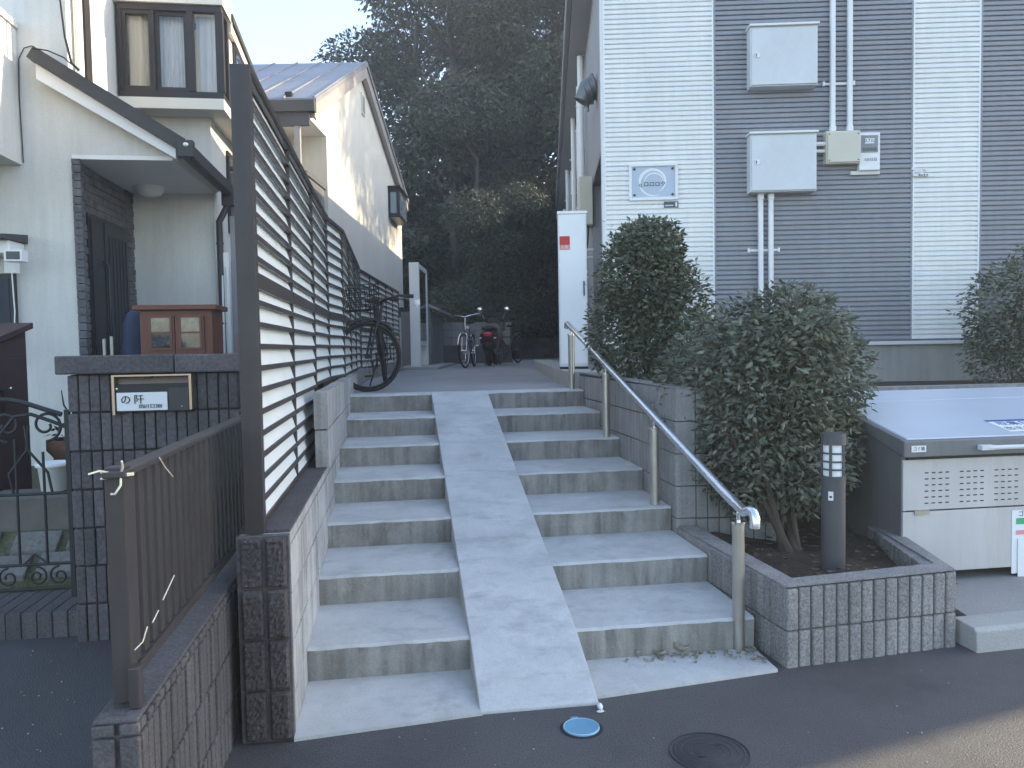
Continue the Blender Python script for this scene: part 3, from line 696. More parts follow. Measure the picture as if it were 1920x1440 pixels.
jb_ = at(22, 500, y=7.7); b = MB(); b.box(jb_.x-.045, jb_.x+.05, 7.66, 7.735, jb_.z-.06, jb_.z+.06); b.tube([(jb_.x+.02,7.65,jb_.z-.06),(jb_.x+.03,7.65,jb_.z-.4),(jb_.x+.015,7.65,jb_.z-.65),(jb_.x+.035,7.65,jb_.z-.75)], .006, 6); b.build('outdoor_socket', WHITE, H1)
b = MB()
def cab(pts, r): b.tube(pts, r, 6)
cA = at(112, -10, y=7.72); cB = at(122, 70, y=7.72); cC = at(134, 118, y=7.7); cD = at(147, 131, y=7.66)
cab([cA,cB,cC,cD], .012)
cab([at(60,90,y=7.59),at(90,95,y=7.59),at(120,108,y=7.62),at(134,121,y=7.66)], .006); cab([at(60,86,y=7.77),at(45,90,y=7.78),at(35,110,y=7.785),at(36,180,y=7.785),at(44,305,y=7.785)], .005)
b.build('cable', BLACKP, H1)
b = MB(); b.tube([(xo+.05,7.95,8),(xo+.05,7.95,zc+.55)], .035, 10); b.build('upper_downpipe', WHITE, H1)
b = MB(); b.box(xo+.0,xo+.07,8.06,8.2,zc+.4,8); b.build('shutter_rail', DKFRAME, H1)
# brown cabinet in the porch
cz = at(330, 577, y=7.55)
ca, cb2 = at(262,600,y=7.55), at(398,600,y=7.55)
C1 = thing('porch_cabinet', 'reddish brown two door cabinet with small glazed doors standing in the porch', 'cabinet', ((ca.x+cb2.x)/2, 7.75, FL))
b = MB(); b.box(ca.x, cb2.x, 7.55, 7.98, FL, cz.z-.02); b.build('body', BROWNW, C1, bevel=.004)
b = MB(); b.box(ca.x-.05, cb2.x+.05, 7.50, 8.0, cz.z-.02, cz.z+.025); b.build('top', BROWNW, C1, bevel=.006)
xm = (ca.x+cb2.x)/2-.01; zl = at(330,658,y=7.55).z
for (xa_, xb_) in ((ca.x+.05, xm-.004),(xm+.004, cb2.x-.07)):
    cxm = (xa_+xb_)/2
    b = MB(); b.box(xa_, xb_, 7.532, 7.5495, FL+.05, cz.z-.075); d_ = b.build('door', mat('brown_door_paint', (.155,.056,.037), .45, .12, 4), C1, bevel=.004)
    b = MB(); za, zb_ = zl+.03, zl+.30
    wx0, wx1 = cxm-.075, cxm+.085
    b.box(wx0-.02, wx0, 7.522, 7.5318, za-.02, zb_+.02); b.box(wx1, wx1+.02, 7.522, 7.5318, za-.02, zb_+.02); b.box(wx0, wx1, 7.522, 7.5318, za-.02, za); b.box(wx0, wx1, 7.522, 7.5318, zb_, zb_+.02); b.box(wx0, wx1, 7.523, 7.5318, (za+zb_)/2-.008, (za+zb_)/2+.008)
    b.build('window_frame', BROWNW, d_)
    b = MB(); b.box(wx0, wx1, 7.527, 7.5316, za, zb_); b.build('pane', mat('painted_reflection', (.06,.06,.058), .08, .6, 9, spec=.9, stain=(.3,.31,.32), stain_amt=.7, stain_scale=7), d_)  # pale noise in the pane colour imitates bright reflections
bq = at(250, 640, y=7.9)
o = MB(); o.lathe([(.08,FL),(.11,FL+.1),(.12,FL+.35),(.115,FL+.7),(.10,FL+.98),(.07,FL+1.09),(.02,FL+1.13)], (bq.x, 7.95, 0), 14)
for i, p in enumerate(o.v):
    a_ = math.atan2(p.y-7.95, p.x-bq.x); f_ = 1+.16*sin(a_*5+p.z*3); p.x = bq.x+(p.x-bq.x)*f_; p.y = 7.95+(p.y-7.95)*f_
o = o.build('cloth_bundle', mat('dull_blue_cloth', (.035,.05,.095), .85, .2, 5, .3, 60)); tag(o, 'tall bundle of dull blue cloth between the dark door and brown cabinet', 'cloth')

# ================================================================== FAR GABLE HOUSE
ga_ = R(8.9); gp = at(600, 300, y=13.); gp.z = 0
gd = Vector((sin(ga_), cos(ga_), 0)); gn = Vector((-cos(ga_), sin(ga_), 0)); UP = Vector((0,0,1))
def G(s, l, z): return gp+gd*s+gn*l+UP*z
H2 = thing('gable_house', 'pale house beyond the fence with a grey sheet roof and its gable to the alley', 'house', gp+UP*1.0)
EZ, PZ, PS, S1 = 5.24, 7.13, 3.52, 8.75
b = MB()
b.prism([G(-.15,0,5.0),G(.47,0,5.0),G(.47,0,1),G(S1,0,1),G(S1,0,EZ+.22),G(PS,0,PZ-.12),G(-.15,0,EZ-.05)], gn*.2); b.build('gable_wall', STUCCO2, H2)
b = MB(); b.prism([G(.47,.2,1),G(.47,9,1),G(.47,9,EZ+.3),G(.47,.2,EZ+.3)], gd*.2); b.build('front_wall', STUCCO2, H2)
sl_ = (PZ-EZ)/(PS+.55); OV = -.15
b = MB(); b.hexa([G(-.75,OV,EZ-.13),G(-.75,9,EZ-.13),G(PS,9,PZ),G(PS,OV,PZ)], [G(-.75,OV,EZ-.05),G(-.75,9,EZ-.05),G(PS,9,PZ+.09),G(PS,OV,PZ+.09)])
for k in range(14): b.hexa([G(-.75,OV+.02+.46*k,EZ-.049),G(-.75,OV+.05+.46*k,EZ-.049),G(PS,OV+.05+.46*k,PZ+.091),G(PS,OV+.02+.46*k,PZ+.091)], [G(-.75,OV+.02+.46*k,EZ-.025),G(-.75,OV+.05+.46*k,EZ-.025),G(PS,OV+.05+.46*k,PZ+.115),G(PS,OV+.02+.46*k,PZ+.115)])
b.build('roof', GREYROOF, H2)
b = MB(); b.hexa([G(PS,OV,PZ),G(PS,9,PZ),G(S1+.5,9,EZ+.17),G(S1+.5,OV,EZ+.17)], [G(PS,OV,PZ+.09),G(PS,9,PZ+.09),G(S1+.5,9,EZ+.26),G(S1+.5,OV,EZ+.26)]); b.build('roof', GREYROOF, H2)
b = MB(); b.hexa([G(-.72,OV+.03,EZ-.34),G(-.72,OV+.12,EZ-.34),G(PS,OV+.12,PZ-.22),G(PS,OV+.03,PZ-.22)], [G(-.72,OV+.03,EZ-.131),G(-.72,OV+.12,EZ-.131),G(PS,OV+.12,PZ-.002),G(PS,OV+.03,PZ-.002)])
b.hexa([G(PS,OV+.03,PZ-.22),G(PS,OV+.12,PZ-.22),G(S1+.48,OV+.12,EZ-.04),G(S1+.48,OV+.03,EZ-.04)], [G(PS,OV+.03,PZ-.002),G(PS,OV+.12,PZ-.002),G(S1+.48,OV+.12,EZ+.168),G(S1+.48,OV+.03,EZ+.168)])
b.hexa([G(-.7,OV+.121,EZ-.30),G(-.7,-.001,EZ-.30),G(PS,-.001,PZ-.18),G(PS,OV+.121,PZ-.18)], [G(-.7,OV+.121,EZ-.27),G(-.7,-.001,EZ-.27),G(PS,-.001,PZ-.15),G(PS,OV+.121,PZ-.15)])
b.hexa([G(PS,OV+.121,PZ-.18),G(PS,-.001,PZ-.18),G(S1+.45,-.001,EZ+.02),G(S1+.45,OV+.121,EZ+.02)], [G(PS,OV+.121,PZ-.15),G(PS,-.001,PZ-.15),G(S1+.45,-.001,EZ+.05),G(S1+.45,OV+.121,EZ+.05)])
b.build('bargeboard', mat('taupe_trim', (.36,.335,.32), .6, .06, 2), H2)
b = MB(); b.hexa([G(-.86,OV,EZ-.27),G(-.86,9,EZ-.27),G(-.74,9,EZ-.27),G(-.74,OV,EZ-.27)], [G(-.9,OV,EZ-.12),G(-.9,9,EZ-.12),G(-.74,9,EZ-.12),G(-.74,OV,EZ-.12)]); b.build('gutter', mat('slate_gutter', (.065,.07,.085), .5, .06, 3), H2)
b = MB()
for l in (.25, 1.15): b.frame(G(0,0,0), gd, gn, UP, -.62, -.52, l, l+.1, EZ+.0, EZ+.09)
b.build('snow_guard', BLACKP, H2)
# loggia: soffit, beam, post, railing
b = MB(); b.hexa([G(-.72,.01,4.95),G(-.72,3.5,4.95),G(.465,3.5,4.95),G(.465,.01,4.95)], [G(-.72,.01,5.02),G(-.72,3.5,5.02),G(.465,3.5,5.02),G(.465,.01,5.02)]); b.build('soffit', WHITE, H2)
b = MB(); b.frame(G(0,0,0), gd, gn, UP, -.80, -.721, -.05, 3.5, 4.78, 5.02); b.build('beam', mat('slate_gutter', (.065,.07,.085), .5, .06, 3), H2)
b = MB(); b.frame(G(0,0,0), gd, gn, UP, -.78, -.70, .1, .18, 1, 4.78); b.build('post', SIDE, H2)
b = MB(); b.frame(G(0,0,0), gd, gn, UP, -.68, .46, .0, 3.5, 2.85, 3.0); b.build('balcony_floor', SIDE, H2)
b = MB(); b.frame(G(0,0,0), gd, gn, UP, -.68, .46, .05, .08, 3.0, 3.45); b.frame(G(0,0,0), gd, gn, UP, -.69, .46, .03, .1, 4.08, 4.14); b.frame(G(0,0,0), gd, gn, UP, -.69, .46, .04, .09, 3.46, 3.5); b.build('balcony_rail', mat('steel_blue_rail', (.17,.18,.2), .4, .05, 3, metal=.3), H2)
b = MB(); b.frame(G(0,0,0), gd, gn, UP, -.66, .45, .055, .065, 3.5, 4.08); b.build('balcony_glass', mat('smoked_panel', (.22,.22,.22), .2, .06, 3, spec=.8), H2)
b = MB(); b.frame(G(0,0,0), gd, gn, UP, -.69, -.65, .1, 3.5, 3.0, 4.1); b.build('balcony_front', SIDE, H2)
b = MB(); b.frame(G(0,0,0), gd, gn, UP, .43, .469, .9, 2.2, 3.0, 4.4); w2 = b.build('balcony_window', DKFRAME, H2)
b = MB(); b.frame(G(0,0,0), gd, gn, UP, .42, .4299, .97, 2.13, 3.05, 4.33); b.build('pane', DGLASS, w2)
# gable window box, small vent window, wall light
b = MB(); b.frame(G(0,0,0), gd, gn, UP, 6.6, 7.95, -.26, -.001, 4.62, 5.33); w3 = b.build('box_window', DKFRAME, H2, bevel=.01)
b = MB(); b.frame(G(0,0,0), gd, gn, UP, 6.74, 7.26, -.266, -.2605, 4.7, 5.24); b.frame(G(0,0,0), gd, gn, UP, 7.32, 7.85, -.266, -.2605, 4.7, 5.24); b.frame(G(0,0,0), gd, gn, UP, 6.592, 6.599, -.2, -.06, 4.72, 5.22); b.build('pane', mat('sky_glass', (.25,.29,.32), .15, .1, 3, spec=.8), w3)
b = MB(); b.frame(G(0,0,0), gd, gn, UP, 6.55, 8.0, -.3, -.001, 5.331, 5.37); b.build('box_lid', DKFRAME, w3)
b = MB(); b.frame(G(0,0,0), gd, gn, UP, 3.5, 3.78, -.03, -.001, 6.2, 6.62); w4 = b.build('attic_window', CREAMT, H2)
b = MB(); b.frame(G(0,0,0), gd, gn, UP, 3.54, 3.74, -.035, -.0305, 6.24, 6.58); b.build('pane', mat('grey_louvre', (.3,.31,.3), .5, .1, 4), w4)
b = MB(); b.frame(G(0,0,0), gd, gn, UP, 7.6, 7.8, -.16, -.001, 2.25, 2.5); b.build('wall_light', DKFRAME, H2, bevel=.02)
b = MB()
hg = G(-.95, .55, 0)
b.tube([hg+UP*5.1, hg+UP*4.1], .022, 8); b.tube([hg+gn*.35+UP*4.12, hg-gn*.28+gd*.1+UP*4.12], .035, 8); b.tube([hg+UP*4.1-gn*.0, hg+gd*.4-gn*.2+UP*3.3], .018, 8); b.tube([hg+UP*5.1, hg+gd*.4+UP*5.1], .02, 8)
b.build('laundry_hanger', mat('dull_steel', (.12,.12,.125), .45, .1, 5, metal=.5), H2)

# ================================================================== ALLEY THINGS
NB = thing('notice_board', 'white framed notice board on legs beyond the black bicycle', 'notice board', (.35,15.1,1.05))
o_ = Vector((.3,15.1,0)); bd = Vector((sin(R(9)),cos(R(9)),0)); bn = Vector((bd.y,-bd.x,0))
zt_ = at(768,492,y=15.1).z
for s0 in (0, 1.25):
    b = MB(); b.frame(o_, bd, bn, UP, s0, s0+.09, -.02, .17, 1.05, zt_-(.0 if s0 == 0 else .04)); b.build('post', WHITE, NB, bevel=.012)
b = MB(); b.frame(o_, bd, bn, UP, .0901, 1.249, -.02, .17, zt_-.10, zt_-.02); b.build('rail', WHITE, NB)
b = MB(); b.frame(o_, bd, bn, UP, .0901, 1.249, .0, .15, 1.5, 1.58); b.build('rail', WHITE, NB)
b = MB(); b.frame(o_, bd, bn, UP, .0901, 1.249, .02, .06, 1.58, zt_-.1); b.build('back_panel', mat('board_cork', (.5,.51,.5), .7, .1, 3), NB)
b = MB(); b.frame(o_, bd, bn, UP, .25, .8, .0605, .064, 2.15, zt_-.3); b.frame(o_, bd, bn, UP, .3, 1.1, .0605, .064, 1.66, 2.05); b.build('notice_sheet', mat('faded_paper', (.62,.63,.62), .7, .1, 4), NB)
b = MB(); b.frame(o_, bd, bn, UP, .0901, 1.249, .15, .154, 1.58, zt_-.1); b.build('glazing', GLASS, NB)
pdm = MB(); pdm.frame(o_, bd, bn, UP, -.5, 3.2, -.3, .55, 1.0, 1.10); o = pdm.build('plinth', CURB, bevel=.01); tag(o, 'low concrete plinth under the notice board and grey shed', 'plinth')
SH = thing('grey_shed', 'narrow grey shed with a lean-to roof behind the notice board', 'shed', (.9,17.5,1.05))
so = Vector((.62,16.6,0))
zs_ = at(815,585,y=17).z
b = MB(); b.frame(so, bd, bn, UP, 0, 2.6, -.5, .12, 1.05, zs_); b.build('body', mat('shed_grey', (.2,.2,.21), .6, .06, 2), SH)
b = MB(); b.hexa([so+bd*-.15+bn*-.6+UP*(zs_+.35), so+bd*2.8+bn*-.6+UP*(zs_+.35), so+bd*2.8+bn*.3+UP*(zs_), so+bd*-.15+bn*.3+UP*zs_], [so+bd*-.15+bn*-.6+UP*(zs_+.41), so+bd*2.8+bn*-.6+UP*(zs_+.41), so+bd*2.8+bn*.3+UP*(zs_+.06), so+bd*-.15+bn*.3+UP*(zs_+.06)]); b.build('roof', SIDE, SH)
b = MB(); b.frame(so, bd, bn, UP, .5, 1.5, .1201, .14, 1.08, zs_-.2); b.build('door', mat('shed_door_grey', (.16,.16,.17), .6, .06, 2), SH)
BW = thing('low_block_wall', 'low grey block wall at the end of the alley behind the bicycles', 'wall', (2,20.5,1.05))
b = MB(); block_wall(b, (2.9,19.8), (1.0,19.5), 1.5, 2.08, -.15, ch=.19); b.build('upper_courses', [BLOCKS, MORT], BW)
b = MB(); b.add([(1.0,19.48,1.04),(2.9,19.78,1.04),(2.9,19.95,1.04),(1.0,19.65,1.04),(1.0,19.48,1.5),(2.9,19.78,1.5),(2.9,19.95,1.5),(1.0,19.65,1.5)], [(0,1,5,4),(1,2,6,5),(4,5,6,7),(3,0,4,7)]); b.build('base', BLOCKP, BW)
b = MB(); block_wall(b, (6.5,26.6), (1.4,25.8), 1.0, 1.72, -.15, ch=.19); o = b.build('end_wall', [BLOCKP, MORT]); tag(o, 'low dark wall closing the far end of the alley', 'wall')
m = MB(); wl = at(1020,713,z=1.05); m.add([(wl.x-.12,wl.y-.05,1.0500),(wl.x+.14,wl.y-.05,1.0500),(wl.x+.14,wl.y+.06,1.0500),(wl.x-.12,wl.y+.06,1.0500)],[(0,1,2,3)]); o = m.build('path_mark', CURB); tag(o, kind='structure')

# ---- bicycles
def bicycle(name, label, loc, heading, steer, lean, frame_m, group, basket=True, chrome=False, hdrop=0.):
    """local frame: +y is the front of the bicycle; placed afterwards"""
    root = thing(name, label, 'bicycle', (0,0,0), group)
    r = .33; fy, ry = .53, -.53
    metal = CHROME if chrome else frame_m
    SB = Matrix.Translation((0,.42,0)) @ Matrix.Rotation(steer,4,'Z') @ Matrix.Diagonal((1-2.4*hdrop,1,1,1)) @ Matrix.Translation((0,-.42,-hdrop))
    S = Matrix.Translation((0,.42,0)) @ Matrix.Rotation(steer,4,'Z') @ Matrix.Translation((0,-.42,0))
    for cy, M_ in ((fy, S), (ry, Matrix.Identity(4))):
        b = MB(M_); b.ring((0,cy,r), r-.018, .019, (1,0,0), 40, 8); w = b.build('wheel', BLACKR, root)
        b = MB(M_); b.ring((0,cy,r), r-.043, .008, (1,0,0), 40, 6); b.build('rim', ALU if chrome else frame_m, w)
        b = MB(M_); b.tube([(-.05,cy,r),(.05,cy,r)], .02, 8)
        for k in range(16):
            a = 2*pi*k/16; b.tube([(.02*(-1)**k,cy,r),(0,cy+(r-.045)*cos(a),r+(r-.045)*sin(a))], .0013, 4)
        b.build('spokes', ALU if chrome else frame_m, w)
        b = MB(M_); pts = [(0,cy+(r+.02)*cos(a),r+(r+.02)*sin(a)) for a in [R(d) for d in (range(20,150,10) if cy > 0 else range(35,175,10))]]
        b.tube(pts, .017, 6); b.build('mudguard', metal, root)
    b = MB()
    bb = (0,-.08,.28); seatc = (0,-.22,.72); head1 = (0,.36,.80); head0 = (0,.39,.62); rc = (0,ry,r)
    b.tube([bb, seatc], .017, 8); b.tube([(0,-.2,.62), head0], .018, 8); b.tube([bb, head0], .02, 8); b.tube([head0, head1], .021, 8)
    for s_ in (-1, 1):
        b.tube([bb, (s_*.05,ry,r)], .011, 6); b.tube([(0,-.2,.64), (s_*.05,ry,r)], .010, 6)
    b.tube([(0,-.22,.7),(0,-.24,.86)], .013, 8); b.build('frame', frame_m, root)
    b = MB(S)
    for s_ in (-1, 1): b.tube([(s_*.045,fy,r),(s_*.05,.44,.62),(s_*.02,.40,.66)], .012, 8)
    b.tube([(0,.385,.66),(0,.34,.98-hdrop)], .014, 8); b.build('fork', metal, root)
    b = MB(SB); b.tube([(-.29,.16,1.02),(-.24,.24,1.03),(-.08,.35,1.0),(0,.36,.98),(.08,.35,1.0),(.24,.24,1.03),(.29,.16,1.02)], .012, 8); hb = b.build('handlebar', CHROME if chrome else BLACKP, root)
    for s_ in (-1, 1):
        b = MB(SB); b.tube([(s_*.275,.185,1.022),(s_*.295,.10,1.015)], .018, 8); b.build('grip', BLACKR, hb)
    for s_ in (-1, 1):
        b = MB(SB); b.tube([(s_*.2,.29,1.025),(s_*.26,.27,1.0),(s_*.28,.2,.99)], .006, 6); b.build('brake_lever', CHROME if chrome else BLACKP, hb)
    b = MB(); b.lathe([(.01,0),(.1,.01),(.11,.035),(.05,.055)], (0,-.27,.86), 14); b.lathe([(.01,.01),(.045,.015),(.04,.05)], (0,-.14,.86), 10); b.build('saddle', BLACKP, root)
    b = MB(); b.tube([(0,-.08,.28),(.09,-.08,.28),(.09,-.02,.14)], .01, 6); b.box(.09,.18,-.06,.02,.125,.145); b.tube([(0,-.08,.28),(-.09,-.08,.28),(-.09,-.14,.42)], .01, 6); b.box(-.18,-.09,-.18,-.1,.41,.43); b.ring((.05,-.08,.28), .08, .007, (1,0,0), 20, 6); b.build('crank', BLACKP if not chrome else CHROME, root)
    b = MB(); b.tube([(.05,ry,.30),(.17,ry-.05,.015)], .009, 6); b.build('kickstand', BLACKP, root)
    b = MB(); b.tube([(-.05,ry,r),(-.06,ry+.02,.7)], .006, 6); b.tube([(.05,ry,r),(.06,ry+.02,.7)], .006, 6)
    for xx in (-.06,-.02,.02,.06): b.tube([(xx,-.3,.71),(xx,-.72,.71)], .006, 6)
    b.tube([(-.06,-.72,.71),(.06,-.72,.71)], .006, 6); b.build('rear_rack', metal, root)
    b = MB(S); b.lathe([(.012,0),(.032,.02),(.034,.06)], (0,0,0), 12)
    for p in b.v: p.z, p.y, p.x = p.z+.74, p.y+.47, p.x
    b.build('headlamp', FROST, root)
    if basket:
        b = MB(S); x0,x1,y0,y1,z0,z1 = -.15,.15,.44,.70,.76,.98
        for i in range(6):
            f = i/5; z = z0+(z1-z0)*f; e = .035*f
            b.tube([(x0-e,y0,z),(x1+e,y0,z),(x1+e,y1+e,z),(x0-e,y1+e,z)], .0045, 5, closed=True)
        for i in range(7):
            f = i/6; xx = x0+(x1-x0)*f
            b.tube([(xx,y0,z0),(xx*1.23,y0,z1)], .0035, 4); b.tube([(xx,y1,z0),(xx*1.23,y1+.035,z1)], .0035, 4); b.tube([(xx,y0,z0),(xx,y1,z0)], .0035, 4)
            yy = y0+(y1-y0)*f; b.tube([(x0,yy,z0),(x0-.035,yy,z1)], .0035, 4); b.tube([(x1,yy,z0),(x1+.035,yy,z1)], .0035, 4)
        b.build('basket', BLACKP if not chrome else ALU, root)
    root.location = loc; root.rotation_euler = (0, lean, heading)
    return root
bicycle('bicycle', 'black bicycle with a basket parked against the slatted fence at the stair top', (-.12, 7.93, 1.05), R(180-1), R(-66), R(4), BLACKP, 'bicycles parked along the alley', hdrop=.16)
p = at(880,690,z=1.05)
bicycle('bicycle', 'silver bicycle with chrome handlebars parked beside the dark scooter', (p.x+.07, p.y+.5, 1.05), R(180-14), R(-10), R(3), mat('bike_slate', (.06,.065,.075), .35, .06, 4, metal=.4), 'bicycles parked along the alley', basket=False, chrome=True)
bicycle('bicycle', 'dim bicycle furthest along the alley behind the dark scooter', (2.62, 18.3, 1.05), R(148), R(8), R(4), mat('bike_grey', (.1,.1,.1), .4, .06, 4, metal=.4), 'bicycles parked along the alley', basket=True)
# scooter, rear towards the stairs
SCO = thing('motor_scooter', 'dark scooter with a red tail light and round mirrors parked tail first', 'scooter', (0,0,0))
def loft(b, secs, n=16):
    vs = []
    for (y, zc_, w, h) in secs:
        for j in range(n):
            a = 2*pi*j/n; ca_, sa = cos(a), sin(a)
            vs.append((w*math.copysign(abs(ca_)**.75, ca_), y, zc_+h*math.copysign(abs(sa)**.75, sa)))
    b.add(vs, [(k*n+j, k*n+(j+1) % n, (k+1)*n+(j+1) % n, (k+1)*n+j) for k in range(len(secs)-1) for j in range(n)]+[tuple(range(n-1,-1,-1)), tuple(range((len(secs)-1)*n, len(secs)*n))], True)
maroon = mat('dark_maroon_paint', (.05,.012,.016), .3, .06, 4, spec=.6)
b = MB(); loft(b, [(-.78,.62,.08,.06),(-.7,.6,.17,.14),(-.45,.55,.2,.2),(-.15,.5,.18,.18),(0,.42,.15,.12)]); b.build('rear_fairing', maroon, SCO)
b = MB(); loft(b, [(-.72,.77,.1,.03),(-.55,.79,.15,.05),(-.2,.77,.15,.055),(.02,.74,.1,.04)]); b.build('seat', BLACKP, SCO)
b = MB(); loft(b, [(.30,.62,.2,.3),(.38,.65,.19,.32),(.46,.6,.12,.26)]); b.box(-.16,.16,-.05,.34,.26,.31); b.build('front_shield', maroon, SCO, bevel=.01)
for cy in (-.55, .56):
    b = MB(); b.ring((0,cy,.22), .165, .055, (1,0,0), 32, 10); w = b.build('wheel', BLACKR, SCO)
    b = MB(); b.tube([(-.04,cy,.22),(.04,cy,.22)], .12, 18); b.build('hub', mat('hub_grey', (.2,.2,.2), .4, .05, 4, metal=.6), w)
b = MB(); b.tube([(0,.42,.9),(0,.56,.22)], .03, 8); b.tube([(-.3,.28,.98),(-.15,.36,1.0),(.15,.36,1.0),(.3,.28,.98)], .015, 8); b.box(-.12,.12,.33,.48,.9,1.03); b.build('handlebar', BLACKP, SCO, bevel=.01)
for s_ in (-1,1):
    b = MB(); b.tube([(s_*.2,.34,1.0),(s_*.27,.33,1.16)], .007, 6); b.blob((s_*.30,.33,1.22),.065,.02,.05,14,8); b.build('mirror', CHROME, SCO)
b = MB(); b.blob((0,-.775,.66),.1,.03,.05,14,8); b.build('tail_light', mat('tail_red', (.55,.05,.08), .25, .05, 4), SCO)
b = MB(); b.blob((.15,-.72,.58),.03,.03,.02); b.blob((-.15,-.72,.58),.03,.03,.02); b.build('indicator', FROST, SCO)
b = MB(); loft(b, [(-.86,.42,.1,.06),(-.7,.4,.12,.1),(-.3,.36,.1,.1)]); b.tube([(.14,-.2,.26),(.16,-.75,.32)], .045, 10); b.build('engine', BLACKP, SCO)
b = MB(); b.tube([(-.04,-.25,.2),(-.14,-.2,.02)], .012, 6); b.tube([(.04,-.25,.2),(.14,-.2,.02)], .012, 6); b.build('stand', BLACKP, SCO)
SCO.location = (2.06, 16.95, 1.05); SCO.rotation_euler = (0, 0, R(-14))
# ================================================================== RIGHT APARTMENT BUILDING
A11 = R(11); BO = Vector((2.11, 7.8, 0)); BU_ = Vector((cos(A11), -sin(A11), 0)); BV = Vector((sin(A11), cos(A11), 0))
BM = Matrix(((BU_.x,BV.x,0,BO.x),(BU_.y,BV.y,0,BO.y),(0,0,1,0),(0,0,0,1)))
def bu(u, v, off=0.):
    """photo point -> (u, z) on the building front pushed out by off"""
    o = BO-BV*off; w = on_plane(u, v, o, o+BU_); return ((w-o).dot(BU_), w.z)
AP = thing('apartment_building', 'two storey apartment building with white and grey ribbed siding', 'building', BO+Vector((0,0,1.0)))
WID, DEP, Z0 = 11.8, 24., 1.45
def siding(u0, u1, z0, z1, v=-.004, pitch=.048, dp=.022, gap=.0125):
    b = MB(BM); prof = []; z = z0
    while z < z1:
        zt = min(z+pitch, z1); prof += [(v-dp+.002, z+.0), (v-dp, z+.006), (v-dp, zt-gap-.003), (v, zt-gap), (v, zt-.0005)]; z = zt
    vs = []
    for vv, zz in prof: vs += [(u0,vv,zz),(u1,vv,zz)]
    b.add(vs, [(2*k,2*k+1,2*k+3,2*k+2) for k in range(len(prof)-1)])
    for uu in (u0, u1): b.box(uu-.008, uu+.008, v-dp-.003, v+.003, z0, z1)
    return b
def HT(u): return 5.75+2.05*u/WID  # unseen roofline, pitch shaped so its shadow covers fence and clears gable
def wbox(u0, u1, v0, v1, z0): b.hexa([(u0,v0,z0),(u1,v0,z0),(u1,v1,z0),(u0,v1,z0)], [(u0,v0,HT(u0)),(u1,v0,HT(u1)),(u1,v1,HT(u1)),(u0,v1,HT(u0))])
b = MB(BM); wbox(0, WID, 0, .2, Z0-.02); wbox(WID-.2, WID, .2, DEP, .9); wbox(0, .2, 2.05, DEP, .95); wbox(0, .2, .2, 2.05, 3.5); b.box(0, .2, .2, .32, .95, 3.5); b.build('wall', SIDE, AP)
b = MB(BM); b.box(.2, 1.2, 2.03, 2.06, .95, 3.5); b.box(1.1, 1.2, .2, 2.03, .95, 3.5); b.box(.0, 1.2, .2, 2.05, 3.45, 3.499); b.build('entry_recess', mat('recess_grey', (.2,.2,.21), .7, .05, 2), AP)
u1 = bu(1338,300)[0]; u2 = bu(1709,300)[0]; u3 = bu(1835,300)[0]
strips = [(0.0,u1,1),(u1,u2,0),(u2,u3,1),(u3,u3+2.6,0),(u3+2.6,u3+3.7,1),(u3+3.7,WID,0)]
for a, c, w in strips: siding(a+.009, c-.009, Z0, HT(a)-.02).build('siding_panel', SIDW if w else SIDG, AP)
b = MB(BM); b.box(-.02, .0, -.02, .14, Z0, HT(0)-.02); b.build('corner_trim', WHITE, AP)
b = MB(BM); b.box(-.03, WID, -.05, .0, Z0-.055, Z0-.0205); b.build('base_flashing', mat('flashing', (.62,.63,.64), .4, .04, 3), AP, bevel=.004)
b = MB(BM); b.box(-.0, WID, -.012, .19, .9, Z0-.0555); b.build('foundation', mat('foundation_render', (.33,.325,.30), .85, .08, 2, .4, 70, streak=.1), AP)
b = MB(BM); b.hexa([(u_,v_,HT(u_)) for u_, v_ in ((-.22,-.35),(WID+.15,-.35),(WID+.15,DEP+.3),(-.22,DEP+.3))], [(u_,v_,HT(u_)+.12) for u_, v_ in ((-.22,-.35),(WID+.15,-.35),(WID+.15,DEP+.3),(-.22,DEP+.3))]); b.build('roof', DKROOF, AP)
b = MB(BM); b.box(-.23,-.0,-.2,DEP,HT(0)-.2,HT(0)-.045); b.build('eave', mat('eave_grey', (.42,.42,.41), .6, .05, 2), AP)
b = MB(BM); b.box(-.31,-.231,-.2,DEP,HT(0)-.16,HT(0)-.05); b.build('gutter', mat('gutter_grey', (.3,.3,.3), .5, .05, 2), AP, bevel=.02)
for k, (s_, z0, z1, r_, mm) in enumerate(((3.3,1.0,5.5,.045,WHITE),(4.6,1.0,5.5,.03,WHITE),(6.5,1.0,5.6,.045,WHITE),(8.2,1.0,4.5,.035,SIDE),(10.5,1.0,5.5,.05,WHITE),(14.,1.0,5.2,.05,WHITE))):
    b = MB(BM); b.tube([(-r_-.03,s_,z0),(-r_-.03,s_,z1)], r_, 10)
    for z in (2.4, 3.6, 4.8):
        if z < z1: b.box(-.06-2*r_, 0, s_-.012, s_+.012, z, z+.02); b.tube([(-r_-.03,s_,z-.01),(-r_-.03,s_,z+.02)], r_+.008, 10)
    b.build('side_pipe', mm, AP)
for k, s_ in enumerate((3.8, 5.4, 9.2, 12.5)):
    b = MB(BM); b.box(-.05,-.001,s_,s_+.55,4.35,5.2); w = b.build('side_window', WHITE, AP); b = MB(BM); b.box(-.055,-.0505,s_+.04,s_+.51,4.39,5.16); b.build('pane', DGLASS, w)
